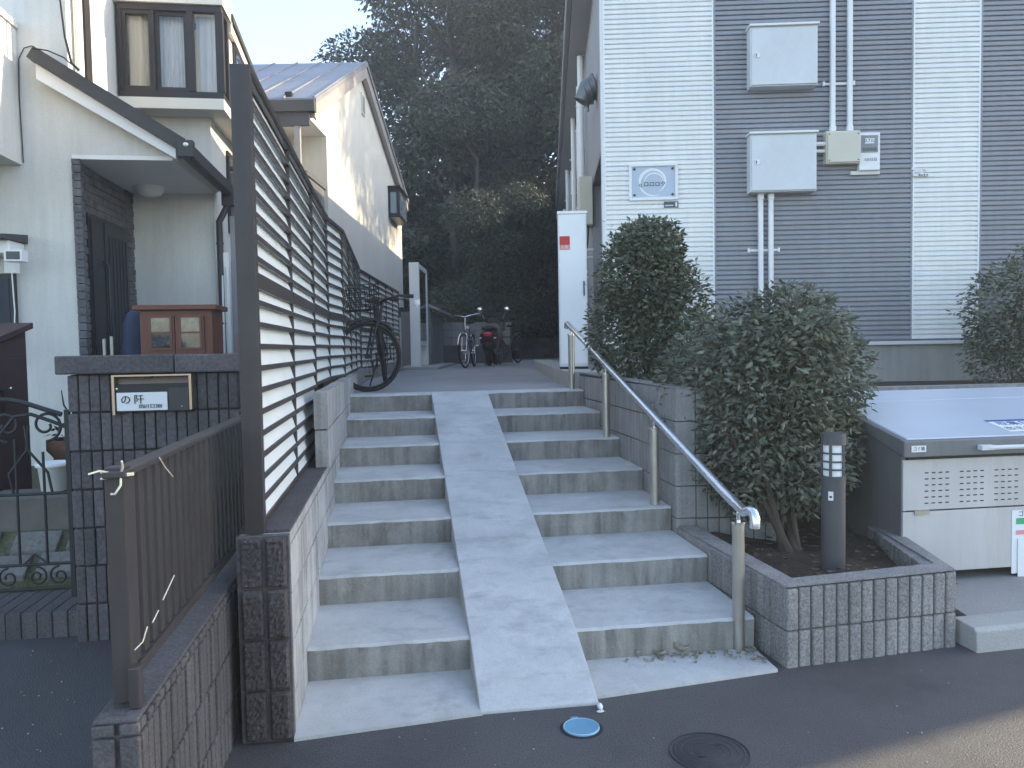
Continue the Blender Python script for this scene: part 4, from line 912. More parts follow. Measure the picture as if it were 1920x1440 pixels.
# exhaust hood
b = MB(BM)
for k in range(3): b.ring((-.03-.05*k,.95,4.32-.05*k), .14-.012*k, .014, (1,0,.25), 24, 6, 0, 2*pi)
b.tube([(-.001,.95,4.33),(-.10,.95,4.28),(-.17,.95,4.16)], [.13,.125,.09], 18); b.tube([(-.1,.95,4.16),(-.1,.95,4.05)], .012, 6); b.build('exhaust_hood', mat('hood_grey', (.16,.165,.17), .4, .08, 4, metal=.4), AP)
# beige breaker box and its cables
b = MB(BM); b.box(-.17,-.001,1.95,2.3,2.95,3.55); bb_ = b.build('breaker_box', BEIGE, AP, bevel=.01)
b = MB(BM)
for k in range(4): b.tube([(-.05-.03*k,2.1,2.95),(-.06-.03*k,2.08,2.8),(-.09-.02*k,2.05,2.6+.03*k)], .011, 6)
b.build('cable', BLACKP, bb_)
for k, s_ in enumerate((1.6, 3.0, 4.6, 6.4)):
    G_ = thing('gas_meter', ('nearest','second','third','furthest')[k]+' grey gas meter on the side wall behind the tall white cabinet', 'meter', BO+BV*s_+Vector((-.1,0,1.3)), 'gas meters on the apartment side wall')
    b = MB(BM); z_ = 2.2-.22*k*.6; b.box(-.36,-.16,s_,s_+.22,z_,z_+.25); b.build('body', BOXM, G_, bevel=.02)
    b = MB(BM); b.tube([(-.30,s_+.05,z_+.25),(-.30,s_+.05,z_+.4),(-.02,s_+.05,z_+.4)], .018, 8); b.tube([(-.2,s_+.17,z_+.25),(-.2,s_+.17,z_+.32),(-.02,s_+.17,z_+.32)], .018, 8); b.build('pipe', BOXM, G_)

# front electrical boxes
def ebox(name, label, cat, pTL, pBR, dep, group=None, hood=True, m_=BOXM, latch=True):
    (ua, za) = bu(*pTL, off=dep); (ub, zb) = bu(*pBR, off=dep)
    t = thing(name, label, cat, BO+BU_*((ua+ub)/2)-BV*dep*.5+Vector((0,0,zb)), group)
    b = MB(BM); b.box(ua, ub, -dep+.012, -.02, zb, za-.01); b.build('body', m_, t, bevel=.004)
    b = MB(BM); b.box(ua+.012, ub-.006, -dep-.004, -dep+.0115, zb+.012, za-.03); d = b.build('door', m_, t, bevel=.003)
    if hood:
        b = MB(BM); b.box(ua-.012, ub+.012, -dep-.02, -.02, za-.0095, za+.012); b.build('rain_hood', WHITE, t, bevel=.004)
    if latch:
        b = MB(BM); zc_ = (za+zb)/2; b.box(ua+.045, ua+.085, -dep-.012, -dep-.0045, zc_-.02, zc_+.025); b.i = 1; b.box(ua+.05, ua+.058, -dep-.014, -dep-.0125, zc_-.012, zc_+.018); b.build('latch', [WHITE, DKFRAME], d)
    return t, ua, ub, za, zb
ebox('electrical_box', 'upper light grey steel box on the siding, above its twin', 'electrical box', (1407,48), (1534,158), .17, 'steel boxes on the apartment front')
t2 = ebox('electrical_box', 'lower light grey steel box with two white conduits running down from it', 'electrical box', (1407,250), (1532,357), .17, 'steel boxes on the apartment front')
t3 = ebox('junction_box', 'beige square junction box under the two upper conduits', 'junction box', (1550,243), (1614,305), .13, None, False, BEIGE, False)
b = MB(BM)
for u_ in (t3[1]+.025, t3[2]-.025):
    for z_ in (t3[3]-.045, t3[4]+.03): b.blob((u_,-.137,z_),.006,.004,.006,8,6)
b.build('screw', DKFRAME, t3[0])
b = MB(BM); b.tube([(t2[2],-.08,t2[3]-.10),(t3[1]+.02,-.08,t2[3]-.10)], .022, 10); b.tube([(t2[2],-.08,t2[3]-.17),(t3[1]+.02,-.08,t2[3]-.17)], .016, 10); b.build('link_pipe', WHITE, t3[0])
def conduit(label, u_, za, zb, group):
    t = thing('conduit', label, 'conduit', BO+BU_*u_-BV*.05+Vector((0,0,za)), group)
    b = MB(BM); b.box(u_-.023, u_+.023, -.085, -.035, za, zb); b.build('duct', WHITE, t, bevel=.008)
    b = MB(BM)
    for z in (za, zb-.06) : b.box(u_-.028, u_+.028, -.09, -.03, z, z+.06)
    b.build('sleeve', WHITE, t, bevel=.008)
    return t
ua_, ub_ = bu(1557,120)[0], bu(1589,120)[0]
conduit('left one of the two white conduits rising from the beige junction box', ua_, t3[3]-.01, 6.4, 'white conduits rising on the siding')
conduit('right one of the two white conduits rising from the beige junction box', ub_, t3[3]-.01, 6.4, 'white conduits rising on the siding')
uc_, ud_ = bu(1423,450)[0], bu(1442,450)[0]
conduit('left one of the two white conduits below the lower steel box', uc_, 1.5, t2[4]+.0, 'white conduits running down to the bushes')
conduit('right one of the two white conduits below the lower steel box', ud_, 1.5, t2[4]+.0, 'white conduits running down to the bushes')
def bracket(label, u0, u1, z):
    b = MB(BM); b.box(u0, u1, -.034, -.018, z-.012, z+.012); b.box(u0, u0+.02, -.05, -.018, z-.022, z+.022); b.box(u1-.02, u1, -.05, -.018, z-.022, z+.022)
    o = b.build('conduit_bracket', WHITE, bevel=.003); tag(o, label, 'bracket', 'brackets holding the white conduits')
bracket('white cross bracket holding the conduits above the beige junction box', bu(1540,160)[0], bu(1600,157)[0], bu(1570,159)[1])
bracket('white cross bracket holding the conduits just above the bush', bu(1400,470)[0], bu(1460,470)[0], bu(1430,470)[1])
# electric meter
(um0, zm1), (um1, zm0) = bu(1616,248,.1), bu(1651,318,.1)
ME = thing('electric_meter', 'white electric meter with a grey display panel beside the beige junction box', 'meter', BO+BU_*um0+Vector((0,0,zm0)))
b = MB(BM); b.box(um0-.02, um1, -.09, -.02, zm0, zm1); b.build('body', WHITE, ME, bevel=.006)
b = MB(BM); b.box(um0-.09, um1+.01, -.06, -.018, zm0-.035, zm0-.0005); b.build('backboard', CREAMT, ME)
b = MB(BM); b.box(um0+.0, um1-.025, -.098, -.0905, (zm0+zm1)/2-.01, zm1-.03); b.build('face_panel', mat('meter_grey', (.25,.25,.25), .4, .05, 4), ME)
b = MB(BM); b.box(um0+.03, um1-.06, -.1015, -.0985, zm1-.11, zm1-.06); b.build('display', PAPER, ME)
text_mesh('lettering', '0.7ル', .045, INK, ME, BM @ Vector(((um0+um1)/2-.015,-.1025,zm1-.085)), BU_, (0,0,1), .0006)
text_mesh('lettering', '目目目目', .035, INK, ME, BM @ Vector(((um0+um1)/2-.015,-.099,(zm0+zm1)/2+.015)), BU_, (0,0,1), .0006)
text_mesh('lettering', '5日日日', .035, INK, ME, BM @ Vector(((um0+um1)/2+.0,-.0915,zm0+.10)), BU_, (0,0,1), .0006)
# name sign
(us0, zs1), (us1, zs0) = bu(1179,307,.05), bu(1272,374,.05)
SG = thing('name_sign', 'framed pale blue name sign with a white ring logo on the white siding', 'sign', BO+BU_*us0+Vector((0,0,zs0)))
b = MB(BM)
for (a,c,e,f_) in ((us0,us1,zs1-.03,zs1),(us0,us1,zs0,zs0+.03),(us0,us0+.03,zs0+.03,zs1-.03),(us1-.03,us1,zs0+.03,zs1-.03)): b.box(a,c,-.05,-.018,e,f_)
b.build('frame', WHITE, SG, bevel=.004)
b = MB(BM); b.box(us0+.0305, us1-.0305, -.036, -.018, zs0+.0305, zs1-.0305); b.build('plate', mat('sign_blue', (.46,.52,.6), .3, .04, 3), SG)
uc, zc2 = (us0+us1)/2-.01, (zs0+zs1)/2
b = MB(BM)
def flatring(c, r0, r1, y, a0, a1, n=40):
    vs = []; 
    for k in range(n+1):
        a = a0+(a1-a0)*k/n; f = min(1, 4*k/n, 4*(n-k)/n)*.9+.1; rm = (r0+r1)/2; h = (r1-r0)/2*f
        vs += [(c[0]+(rm-h)*cos(a), y, c[1]+(rm-h)*sin(a)*.92), (c[0]+(rm+h)*cos(a), y, c[1]+(rm+h)*sin(a)*.92)]
    b.add(vs, [(2*k,2*k+1,2*k+3,2*k+2) for k in range(n)])
flatring((uc,zc2+.005), .115, .14, -.0375, R(-60), R(215)); flatring((uc+.01,zc2-.012), .125, .143, -.0378, R(100), R(300)); flatring((uc+.015,zc2-.0), .085, .1, -.0376, R(-10), R(190))
b.build('ring_logo', PAPER, SG)
text_mesh('lettering', 'q ロロロク', .056, INK, SG, BM @ Vector((uc+.0,-.039,zc2-.025)), BU_, (0,0,1), .0006)
b = MB(BM)
for u_ in (us0+.055, us1-.055):
    for z_ in (zs0+.055, zs1-.055): b.tube([(u_,-.036,z_),(u_,-.044,z_)], .012, 10)
b.build('stud', DKFRAME, SG)
(ua2, zb2), (ub2, za2) = bu(1245,378,.03), bu(1272,389,.03)
b = MB(BM); b.box(ua2, ub2, -.03, -.0175, za2, zb2); b.i = 1; b.box(ub2-.03, ub2-.012, -.032, -.0305, za2+.01, zb2-.01); b.box(ua2+.01, ub2-.05, -.032, -.0305, za2+.018, za2+.026); b.i = 1
o = b.build('small_plaque', [mat('plaque_slate', (.08,.1,.13), .4, .05, 4), PAPER]); tag(o, 'tiny dark plaque just under the right end of the name sign', 'plaque')
(ua2, zb2), (ub2, za2) = bu(1221,379,.02), bu(1243,386,.02)
PQ = thing('number_plate', 'narrow white number strip under the name sign', 'plaque', BM @ Vector((ua2,-.02,za2)))
b = MB(BM); b.box(ua2, ub2, -.022, -.0175, za2, zb2); b.build('plate', PAPER, PQ)
text_mesh('lettering', 'LA700U', .035, INK, PQ, BM @ Vector(((ua2+ub2)/2,-.023,(za2+zb2)/2)), BU_, (0,0,1), .0004)
uf, zf = bu(1718,330)
b = MB(BM); b.box(uf-.05, uf+.09, -.05, -.018, zf-.012, zf+.01); b.tube([(uf+.02,-.06,zf),(uf+.02,-.06,zf+.05),(uf+.06,-.06,zf+.05)], .014, 8); b.box(uf-.06,uf-.03,-.045,-.018,zf+.05,zf+.075); b.i = 1
for k in range(4): b.box(uf-.0+.025*k, uf+.012+.025*k, -.053, -.0505, zf-.008, zf+.006)
o = b.build('cable_fixing', [WHITE, DKFRAME], bevel=.002); tag(o, 'small white cable fixing at the edge of the right white siding strip', 'bracket')

# tall white cabinet at the top of the steps
CM = BM @ Matrix.Translation((-.0,0,0))
TC = thing('meter_cabinet', 'tall white metal cabinet with a red sticker at the head of the steps', 'cabinet', (1.83,8.1,1.2))
cw0 = at(1050,688,y=8.0); cw1 = at(1103,688,y=7.95)
Mc = Matrix.Translation((cw0.x,cw0.y,0)) @ Matrix.Rotation(-A11,4,'Z'); wc = (cw1-cw0).length
zc_t = at(1075,402,y=8).z
b = MB(Mc); b.box(0, wc, 0, .32, 1.225, zc_t); b.build('body', WHITE, TC, bevel=.006)
b = MB(Mc); b.box(-.008, wc+.008, -.012, .33, zc_t+.0005, zc_t+.03); b.build('lid', WHITE, TC, bevel=.004)
b = MB(Mc); b.box(.012, wc-.012, -.014, -.0005, 1.25, zc_t-.02); d_ = b.build('door', WHITE, TC, bevel=.003)
b = MB(Mc); b.box(wc-.04, wc-.028, -.026, -.0145, 1.95, 2.1); b.build('handle', DKFRAME, d_)
b = MB(Mc); b.box(0, wc, .01, .3, 1.2, 1.2245); b.build('plinth', BLACKP, TC)
r0, r1 = at(1048,443,y=7.98), at(1068,463,y=7.98)
b = MB(Mc); b.box(.0135, .118, -.0165, -.0145, r1.z+.02, r0.z); b.build('sticker', RED, TC)
b = MB(Mc); b.box(.0135, .118, -.0165, -.0145, r1.z-.03, r1.z+.0195); b.build('sticker_band', mat('pink_band', (.6,.25,.25), .5, .03, 3), TC)
text_mesh('lettering', '火気', .04, PAPER, TC, Mc @ Vector((.066,-.018,r1.z-.005)), (cos(A11),-sin(A11),0), (0,0,1), .0004)
b = MB(); b.prism([(1.655,7.02,1.0),(2.4,7.02,1.0),(2.5,12,1.0),(2.75,14,1.0),(2.45,14,1.0),(1.66,7.9,1.0)], (0,0,.2)); o = b.build('kerb_platform', CURB, bevel=.012); tag(o, 'pale concrete kerb under the tall white cabinet', 'kerb')

# ================================================================== RIGHT WALLS AND PLANTER
RW = thing('stair_side_wall', 'stained grey block wall beside the top steps under the round bush', 'wall', (1.7,5.8,0))
b = MB(); block_wall(b, (1.645,5.25), (1.645,7.05), 0, 1.19, -.1, ch=.195, two=False)
b.build('courses', [BLOCKS, MORT], RW, bevel=.002)
b = MB(); block_wall(b, (1.645,4.52), (1.645,5.25), 0, 1.17, -.1, ch=.195, rib=.07, ribgap=.006, two=False, joint=.006); block_wall(b, (2.25,4.45), (1.7,4.52), 0, 1.16, -.08, ch=.195, rib=.07, ribgap=.006)
b.build('ribbed_courses', [BLOCKS, MORT], RW, bevel=.003)
b = MB(); b.hexa([(1.643,4.52,1.171),(1.75,4.52,1.171),(1.75,7.05,1.191),(1.643,7.05,1.191)], [(1.643,4.52,1.18),(1.75,4.52,1.18),(1.75,7.05,1.2),(1.643,7.05,1.2)]); b.build('coping', BLOCKG, RW)
PW = thing('ribbed_planter', 'low ribbed grey block planter at the foot of the handrail', 'planter', (2.2,3.6,-.02))
p0, p1, p2_, p3_ = (1.70,3.265), (2.60,3.355), (2.95,4.60), (1.665,4.55)
b = MB(); block_wall(b, p0, p1, -.05, .345, .115, ch=.195, rib=.0655, ribgap=.009, jit=.003, joint=.006, inset=.010, two=False); b.build('front_courses', [BLOCKG, MORT], PW, bevel=.008)
b = MB(); block_wall(b, (1.648,4.0), (1.697,3.272), -.05, .338, .1, ch=.195, rib=.06, ribgap=.006, jit=.002, joint=.006, two=False); b.build('side_courses', [BLOCKG, MORT], PW, bevel=.006)
b = MB(); block_wall(b, (1.645,4.52), (1.647,4.005), -.05, .336, .1, ch=.195, two=False); b.build('plain_courses', [BLOCKS, MORT], PW, bevel=.003)
b = MB(); block_wall(b, (2.602,3.36), p2_, -.05, .34, .115, ch=.195, rib=.0655, ribgap=.009, joint=.008); b.build('back_courses', [BLOCKG, MORT], PW, bevel=.006)
b = MB()
b.hexa([(1.702,3.27,.345),(2.6,3.36,.345),(2.58,3.475,.345),(1.79,3.385,.345)], [(1.702,3.27,.351),(2.6,3.36,.351),(2.58,3.475,.351),(1.79,3.385,.351)])
b.hexa([(1.65,4.5,.338),(1.70,3.272,.338),(1.79,3.386,.338),(1.76,4.5,.338)], [(1.65,4.5,.348),(1.70,3.272,.348),(1.79,3.386,.348),(1.76,4.5,.348)])
b.hexa([(2.602,3.362,.341),(2.95,4.6,.341),(2.84,4.63,.341),(2.58,3.477,.341)], [(2.602,3.362,.349),(2.95,4.6,.349),(2.84,4.63,.349),(2.58,3.477,.349)])
b.build('coping', BLOCKG, PW)
b = MB(); n = 16; vs = []
for j in range(n+1):
    for i in range(n+1):
        x = 1.72+1.2*i/n; y = 3.36+2.2*j/n; vs.append((x, y, .262+.02*sin(x*9+y*5)+random.uniform(-.008,.008)+max(0,(y-4.5))*.75*(1 if x<2.9 else 0)))
b.add(vs, [(j*(n+1)+i, j*(n+1)+i+1, (j+1)*(n+1)+i+1, (j+1)*(n+1)+i) for j in range(n) for i in range(n) if not (3.36+2.2*(j+1)/n > 3.36+2.2 or 1.72+1.2*i/n > 2.55+.3*(3.36+2.2*j/n-3.36)/1.2)], True)
o = b.build('planter_soil', SOILM); o['kind'] = 'structure'
RT = thing('ribbed_retaining_wall', 'low grey retaining wall behind the garbage box', 'wall', (5,5.5,.1))
b = MB(); block_wall(b, (2.26,5.58), (12,5.2), .05, 1.06, .12, ch=.2, rib=.13, ribgap=.006, two=False, joint=.006); b.build('courses', [BLOCKG, MORT], RT, bevel=.003)
b = MB(); b.hexa([(2.25,5.57,1.061),(12,5.19,1.061),(12,5.33,1.061),(2.25,5.71,1.061)], [(2.25,5.57,1.085),(12,5.19,1.085),(12,5.33,1.085),(2.25,5.71,1.085)]); b.build('coping', BLOCKS, RT)
# pad and kerb
m = MB(); m.prism([(2.735,3.43,-.1),(14,3.9,-.1),(14,5.3,-.1),(2.6,5.57,-.1),(2.97,4.62,-.1)], (0,0,.185)); struct('parking_pad', m, PADM)
m = MB(); kd = Vector((1,.045,0)).normalized()
m.prism([(2.64,3.262,-.06),(2.64,3.27,.075),(2.64,3.29,.092),(2.64,3.43,.097),(2.64,3.43,-.06)], kd*11)
struct('kerb', m, CURB, bevel=.006)

# ---- handrail
HR = thing('handrail', 'polished metal handrail on four steel posts along the right side of the stairs', 'handrail', (1.565,3.47,0))
hx = 1.565
def rz(y): return .66+(y-3.43)*(1.653-.66)/(7.14-3.43)
b = MB(); pts = [(hx,3.30,.615),(hx,3.297,.655),(hx,3.31,.678),(hx,3.345,.683),(hx,3.40,rz(3.40)+.012)]+[(hx,y,rz(y)) for y in (3.6,4.5,5.5,6.5,7.10)]+[(hx,7.15,rz(7.14)-.01),(hx,7.165,rz(7.14)-.05)]
b.tube(pts, .0235, 14); b.build('rail', ALU, HR)
for (y, z0) in ((3.472,-.005),(4.68,.3),(5.80,.6),(6.97,.9)):
    b = MB(); zt_p = rz(y)-.075; b.tube([(hx,y,z0),(hx,y,zt_p)], .029, 18); p_ = b.build('post', STEEL, HR)
    b = MB(); b.tube([(hx,y,zt_p),(hx,y,zt_p+.012)], .035, 18); b.tube([(hx,y,zt_p+.012),(hx,y,rz(y)-.02)], .010, 10); b.box(hx-.02,hx+.02,y-.018,y+.018,rz(y)-.03,rz(y)-.022); b.build('bracket', CHROME, p_)

# ---- bollard lamp
bq = (2.2, 3.74)
BL = thing('bollard_light', 'dark grey bollard lamp with frosted panes standing in the planter', 'bollard lamp', (*bq,.24))
b = MB(); b.tube([(*bq,.24),(*bq,.745)], .058, 24); b.build('column', BOLL, BL)
b = MB(); b.tube([(*bq,.7455),(*bq,.755)], .060, 24); b.build('collar', BOLL, BL)
b = MB(); b.tube([(*bq,.915),(*bq,.972)], .060, 24); b.build('cap', BOLL, BL, bevel=.003)
b = MB(); b.tube([(*bq,.7552),(*bq,.9148)], .050, 24, cap=False); b.build('diffuser', FROST, BL)
b = MB()
for z in (.79,.83,.872): b.ring((*bq,z), .056, .0045, (0,0,1), 28, 6)
for k in range(5):
    a = R(-62+72*k); b.box(bq[0]+.056*cos(a)-.005, bq[0]+.056*cos(a)+.005, bq[1]+.056*sin(a)-.005, bq[1]+.056*sin(a)+.005, .755, .915)
b.build('cage', BOLL, BL)
b = MB(); a = R(228); c_ = Vector((bq[0]+.0585*cos(a), bq[1]+.0585*sin(a), .66)); tx = Vector((-sin(a),cos(a),0)); b.frame(c_, tx, Vector((cos(a),sin(a),0)), UP, -.012,.012,-.002,.002,-.025,.02); st_ = b.build('sticker', PAPER, BL)
b = MB(); b.frame(c_, tx, Vector((cos(a),sin(a),0)), UP, -.006,.006,.0021,.003,-.012,-.002); b.build('print', INK, st_)

# ---- garbage box
GB = thing('garbage_box', 'large grey garbage box with a sloping pale lid and perforated front', 'garbage box', (3.7,4.4,.085))
gx0, gx1, gy0, gy1 = 2.757, 4.62, 4.0, 4.92
b = MB(); b.prism([(gx0,gy0,.13),(gx0,gy0,.80),(gx0,gy1,1.06),(gx0,gy1,.13)], (.03,0,0)); b.build('side_panel', GBOXG, GB, bevel=.003)
b = MB(); b.prism([(gx1-.03,gy0,.13),(gx1-.03,gy0,.80),(gx1-.03,gy1,1.06),(gx1-.03,gy1,.13)], (.03,0,0)); b.build('side_panel', GBOXG, GB, bevel=.003)
b = MB(); b.box(gx0+.031,gx1-.031,gy1-.03,gy1,.13,1.05); b.build('back_panel', GBOXG, GB)
b = MB(); b.box(gx0+.004,gx1-.004,gy0-.012,gy0+.01,.14,.484); b.build('lower_front_panel', GBOXW, GB, bevel=.003)
b = MB(); b.box(gx0+.004,gx1-.004,gy0-.012,gy0+.01,.492,.775); up_ = b.build('upper_front_panel', GBOXW, GB, bevel=.003)
b = MB()
for r in range(6):
    for g_ in range(7):
        for k in range(4):
            xh = gx0+.135+.215*g_+.042*k; zh = .70-.034*r
            b.box(xh, xh+.022, gy0-.0135, gy0-.0121, zh-.003, zh+.003)
b.build('perforation', INK, up_)
b = MB(); b.box(gx0+.03,gx1-.03,gy0-.008,gy0+.01,.776,.792); b.build('gap_strip', BLACKP, GB)
b = MB()
b.hexa([(gx0-.02,gy0-.055,.795),(gx1+.02,gy0-.055,.795),(gx1+.02,gy1+.02,1.075),(gx0-.02,gy1+.02,1.075)], [(gx0-.02,gy0-.055,.885),(gx1+.02,gy0-.055,.885),(gx1+.02,gy1+.02,1.096),(gx0-.02,gy1+.02,1.096)])
ld = b.build('lid', GBOXG, GB, bevel=.006)
lsl = (1.096-.885)/(gy1+.02-gy0+.055)
def lz(y): return .885+(y-gy0+.055)*lsl
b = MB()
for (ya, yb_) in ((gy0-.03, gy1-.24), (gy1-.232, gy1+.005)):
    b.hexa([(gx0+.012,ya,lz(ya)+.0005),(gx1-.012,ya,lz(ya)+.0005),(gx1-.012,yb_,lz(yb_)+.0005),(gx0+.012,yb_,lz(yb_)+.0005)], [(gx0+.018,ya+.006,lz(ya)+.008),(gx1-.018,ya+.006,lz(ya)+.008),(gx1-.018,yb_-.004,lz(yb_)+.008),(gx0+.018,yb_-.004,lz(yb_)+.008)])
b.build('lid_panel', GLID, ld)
b = MB(); b.tube([(gx0+.46,gy0-.085,.838),(gx0+1.4,gy0-.085,.838)], .013, 10); b.box(gx0+.42,gx0+.5,gy0-.095,gy0-.0555,.825,.853); b.box(gx0+1.36,gx0+1.44,gy0-.095,gy0-.0555,.825,.853); b.build('handle', BOXM, ld, bevel=.003)
b = MB(); b.box(gx0+.022,gx0+.108,gy0-.059,gy0-.0555,.825,.86); lb = b.build('label_plate', PAPER, ld)
text_mesh('lettering', 'ゴミ箱', .024, INK, ld, (gx0+.065,gy0-.0598,.842), (1,0,0), (0,0,1), .0004)
ly = Vector((0,1,lsl)).normalized()
l0 = at(1850,795,y=4.18); lx = l0.x+.02
b = MB(); b.hexa([(lx,4.02,lz(4.02)+.0085),(lx+.5,4.02,lz(4.02)+.0085),(lx+.5,4.2,lz(4.2)+.0085),(lx,4.2,lz(4.2)+.0085)], [(lx,4.02,lz(4.02)+.0095),(lx+.5,4.02,lz(4.02)+.0095),(lx+.5,4.2,lz(4.2)+.0095),(lx,4.2,lz(4.2)+.0095)])
b.i = 1; b.hexa([(lx,4.2,lz(4.2)+.0085),(lx+.5,4.2,lz(4.2)+.0085),(lx+.5,4.23,lz(4.23)+.0085),(lx,4.23,lz(4.23)+.0085)], [(lx,4.2,lz(4.2)+.0096),(lx+.5,4.2,lz(4.2)+.0096),(lx+.5,4.23,lz(4.23)+.0096),(lx,4.23,lz(4.23)+.0096)])
b.build('notice_sticker', [PAPER, INKB], ld)
text_mesh('lettering', '収集日以外は', .075, INKB, ld, (lx+.25,4.155,lz(4.155)+.0105), (1,0,0), ly, .0004)
text_mesh('lettering', '出さないで下さい', .06, INK, ld, (lx+.25,4.07,lz(4.07)+.0105), (1,0,0), ly, .0004)
b = MB(); b.box(gx0+.07,gx0+.16,gy0-.02,gy0-.0125,.468,.492); b.build('hinge', STEEL, GB)
for k in range(3):
    b = MB(); b.box(gx0+.05+.9*k,gx0+.14+.9*k,gy0+.02,gy0+.1,.085,.14); b.build('foot', BLACKP, GB)
# posters on the front
px0 = at(1897,1000,y=gy0-.014).x; zt_ = at(1900,957,y=gy0-.014).z; zb_ = at(1900,1075,y=gy0-.014).z
PO = thing('collection_notice', 'white notice with green and red blocks taped to the garbage box front', 'notice', (px0+.15,gy0-.014,zb_))
b = MB(); b.box(px0,px0+.3,gy0-.0155,gy0-.0125,zb_,zt_); b.build('sheet', PAPER, PO)
b = MB(); b.box(px0+.025,px0+.29,gy0-.0168,gy0-.0158,zt_-.08,zt_-.045); b.build('green_band', GREENP, PO)
b = MB(); b.box(px0+.025,px0+.29,gy0-.0168,gy0-.0158,zt_-.14,zt_-.115); b.box(px0+.05,px0+.29,gy0-.0168,gy0-.0158,zt_-.19,zt_-.165); b.build('pink_band', PINKP, PO)
text_mesh('lettering', 'ゴミの出し方', .038, INK, PO, (px0+.15,gy0-.0165,zt_-.022), (1,0,0), (0,0,1), .0004)
text_mesh('lettering', '可燃 資源 不燃', .038, INK, PO, (px0+.16,gy0-.0165,zb_+.09), (1,0,0), (0,0,1), .0004)
text_mesh('lettering', '月 水 金 土', .034, INK, PO, (px0+.16,gy0-.0165,zb_+.035), (1,0,0), (0,0,1), .0004)
b = MB(); zz = at(1912,1092,y=gy0-.02).z; b.box(px0+.035,px0+.29,gy0-.022,gy0-.019,zz,zt_-.16); b.i = 0; o = b.build('notice_leaflet', PAPER); tag(o, 'smaller white leaflet overlapping the notice on the garbage box', 'notice')

# ---- road furniture and litter
cl = at(1090,1365,z=-.018)
CV = thing('blue_cover', 'small round blue plastic cover with a tab set in the asphalt', 'cover', (cl.x,cl.y,-.02))
b = MB(); b.lathe([(.001,.003),(.062,.003),(.066,.004),(.069,.002),(.07,-.002)], (cl.x,cl.y,-.015), 36, cap=False); b.build('disc', BLUEC, CV)
b = MB(); b.ring((cl.x,cl.y,-.0118), .067, .002, (0,0,1), 40, 6); b.build('rim', mat('pale_blue_edge', (.4,.55,.65), .5, .05, 4), CV)
b = MB(); b.box(cl.x-.024,cl.x+.006,cl.y+.068,cl.y+.088,-.019,-.013); b.build('tab', BLUEC, CV, bevel=.002)
b = MB(); b.lathe([(.071,-.0015),(.083,-.0012)], (cl.x,cl.y,-.0175), 36, cap=False); b.build('collar', mat('gap_shade_ring', (.025,.025,.028), .7, .1, 4), CV)  # dark ring stands in for the shaded gap round the cover
mh = at(1330,1410,z=-.018)
MH = thing('manhole_cover', 'round iron manhole cover with concentric rings in the asphalt', 'manhole', (mh.x,mh.y,-.02))
irn = mat('worn_iron', (.05,.05,.056), .75, .2, 9, .4, 90, metal=.3)
b = MB(); b.lathe([(.001,0),(.125,0),(.13,-.004)], (mh.x,mh.y,-.0165), 40, cap=False); b.build('plate', irn, MH)
b = MB()
for r_ in (.05,.075,.1,.122,.14): b.ring((mh.x,mh.y,-.0175), r_, .0025, (0,0,1), 44, 6)
b.build('rib', irn, MH)
b = MB(); b.box(mh.x-.055,mh.x-.025,mh.y-.035,mh.y-.028,-.0165,-.0145); b.box(mh.x+.03,mh.x+.06,mh.y+.035,mh.y+.042,-.0165,-.0145); b.build('lift_slot', BLACKP, MH)
random.seed(21)
tr = at(1125,1330,z=-.018)
b = MB(); b.blob((tr.x,tr.y,-.006),.011,.022,.012,9,6); b.blob((tr.x-.005,tr.y-.025,-.014),.016,.008,.005,8,5)
for p in b.v: p += Vector((random.uniform(-.003,.003),random.uniform(-.003,.003),random.uniform(-.002,.002)))
o = b.build('paper_scrap', PAPER); tag(o, 'crumpled white paper scrap on the road by the foot of the ramp', 'litter')
g_ = MB()
for k in range(110):
    if k < 60: x = random.uniform(-.3,3.2); y = random.uniform(1.9,2.98+x*.07)
    else: x = random.uniform(-1.9,-.78); y = random.uniform(2.6,4.2)
    s_ = random.uniform(.0015,.0042); g_.blob((x,y,-.018),s_,s_*random.uniform(.6,1.3),s_*.6,6,4)
o = g_.build('road_grit', mat('pale_grit', (.5,.48,.44), .9, .3, 40)); o['kind'] = 'stuff'
def dleaf(b, x, y, z, L, a, cup):
    n = 7; vs = []
    for i in range(n+1):
        f = i/n; w = L*.32*sin(pi*min(.98,f*.95+.03))
        for j in (-1,-.4,.4,1):
            vs.append((x+cos(a)*L*(f-.5)-sin(a)*w*j, y+sin(a)*L*(f-.5)+cos(a)*w*j, z+cup*(abs(j)**2*.35+(f-.5)**2)*L+.003))
    b.add(vs, [(4*i+j,4*i+j+1,4*i+j+5,4*i+j+4) for i in range(n) for j in range(3)], True)
for (u_, v_, L, a, cup, lab) in ((1280,1222,.10,.3,.9,'large curled dead leaf lying on the right bottom slab'),(1195,1228,.05,1.2,1.1,'small dead leaf nearest the ramp on the right bottom slab'),(1236,1229,.06,2.6,.8,'dead leaf in the middle of the little row at the foot of the riser')):
    q = at(u_, v_, z=.003); b = MB(); dleaf(b, q.x, q.y, .002, L, a, cup); o = b.build('dead_leaf', DRYLEAF, solid=.001); tag(o, lab, 'leaf', 'dead leaves at the foot of the steps')
b = MB()
for k in range(150):
    if k < 60: q = Vector((random.uniform(1.0,1.62), YN[0]-abs(random.gauss(0,.04)), .0))
    elif k < 100: q = Vector((1.63-abs(random.gauss(0,.05)), random.uniform(3.3,3.5), 0))
    else: q = Vector((1.63-abs(random.gauss(0,.03)), random.uniform(4.6,4.75), .30))
    dleaf(b, q.x, q.y, q.z, random.uniform(.01,.028), random.uniform(0,6), random.uniform(.2,1))
o = b.build('leaf_litter', DRYLEAF); o['kind'] = 'stuff'
b = MB()
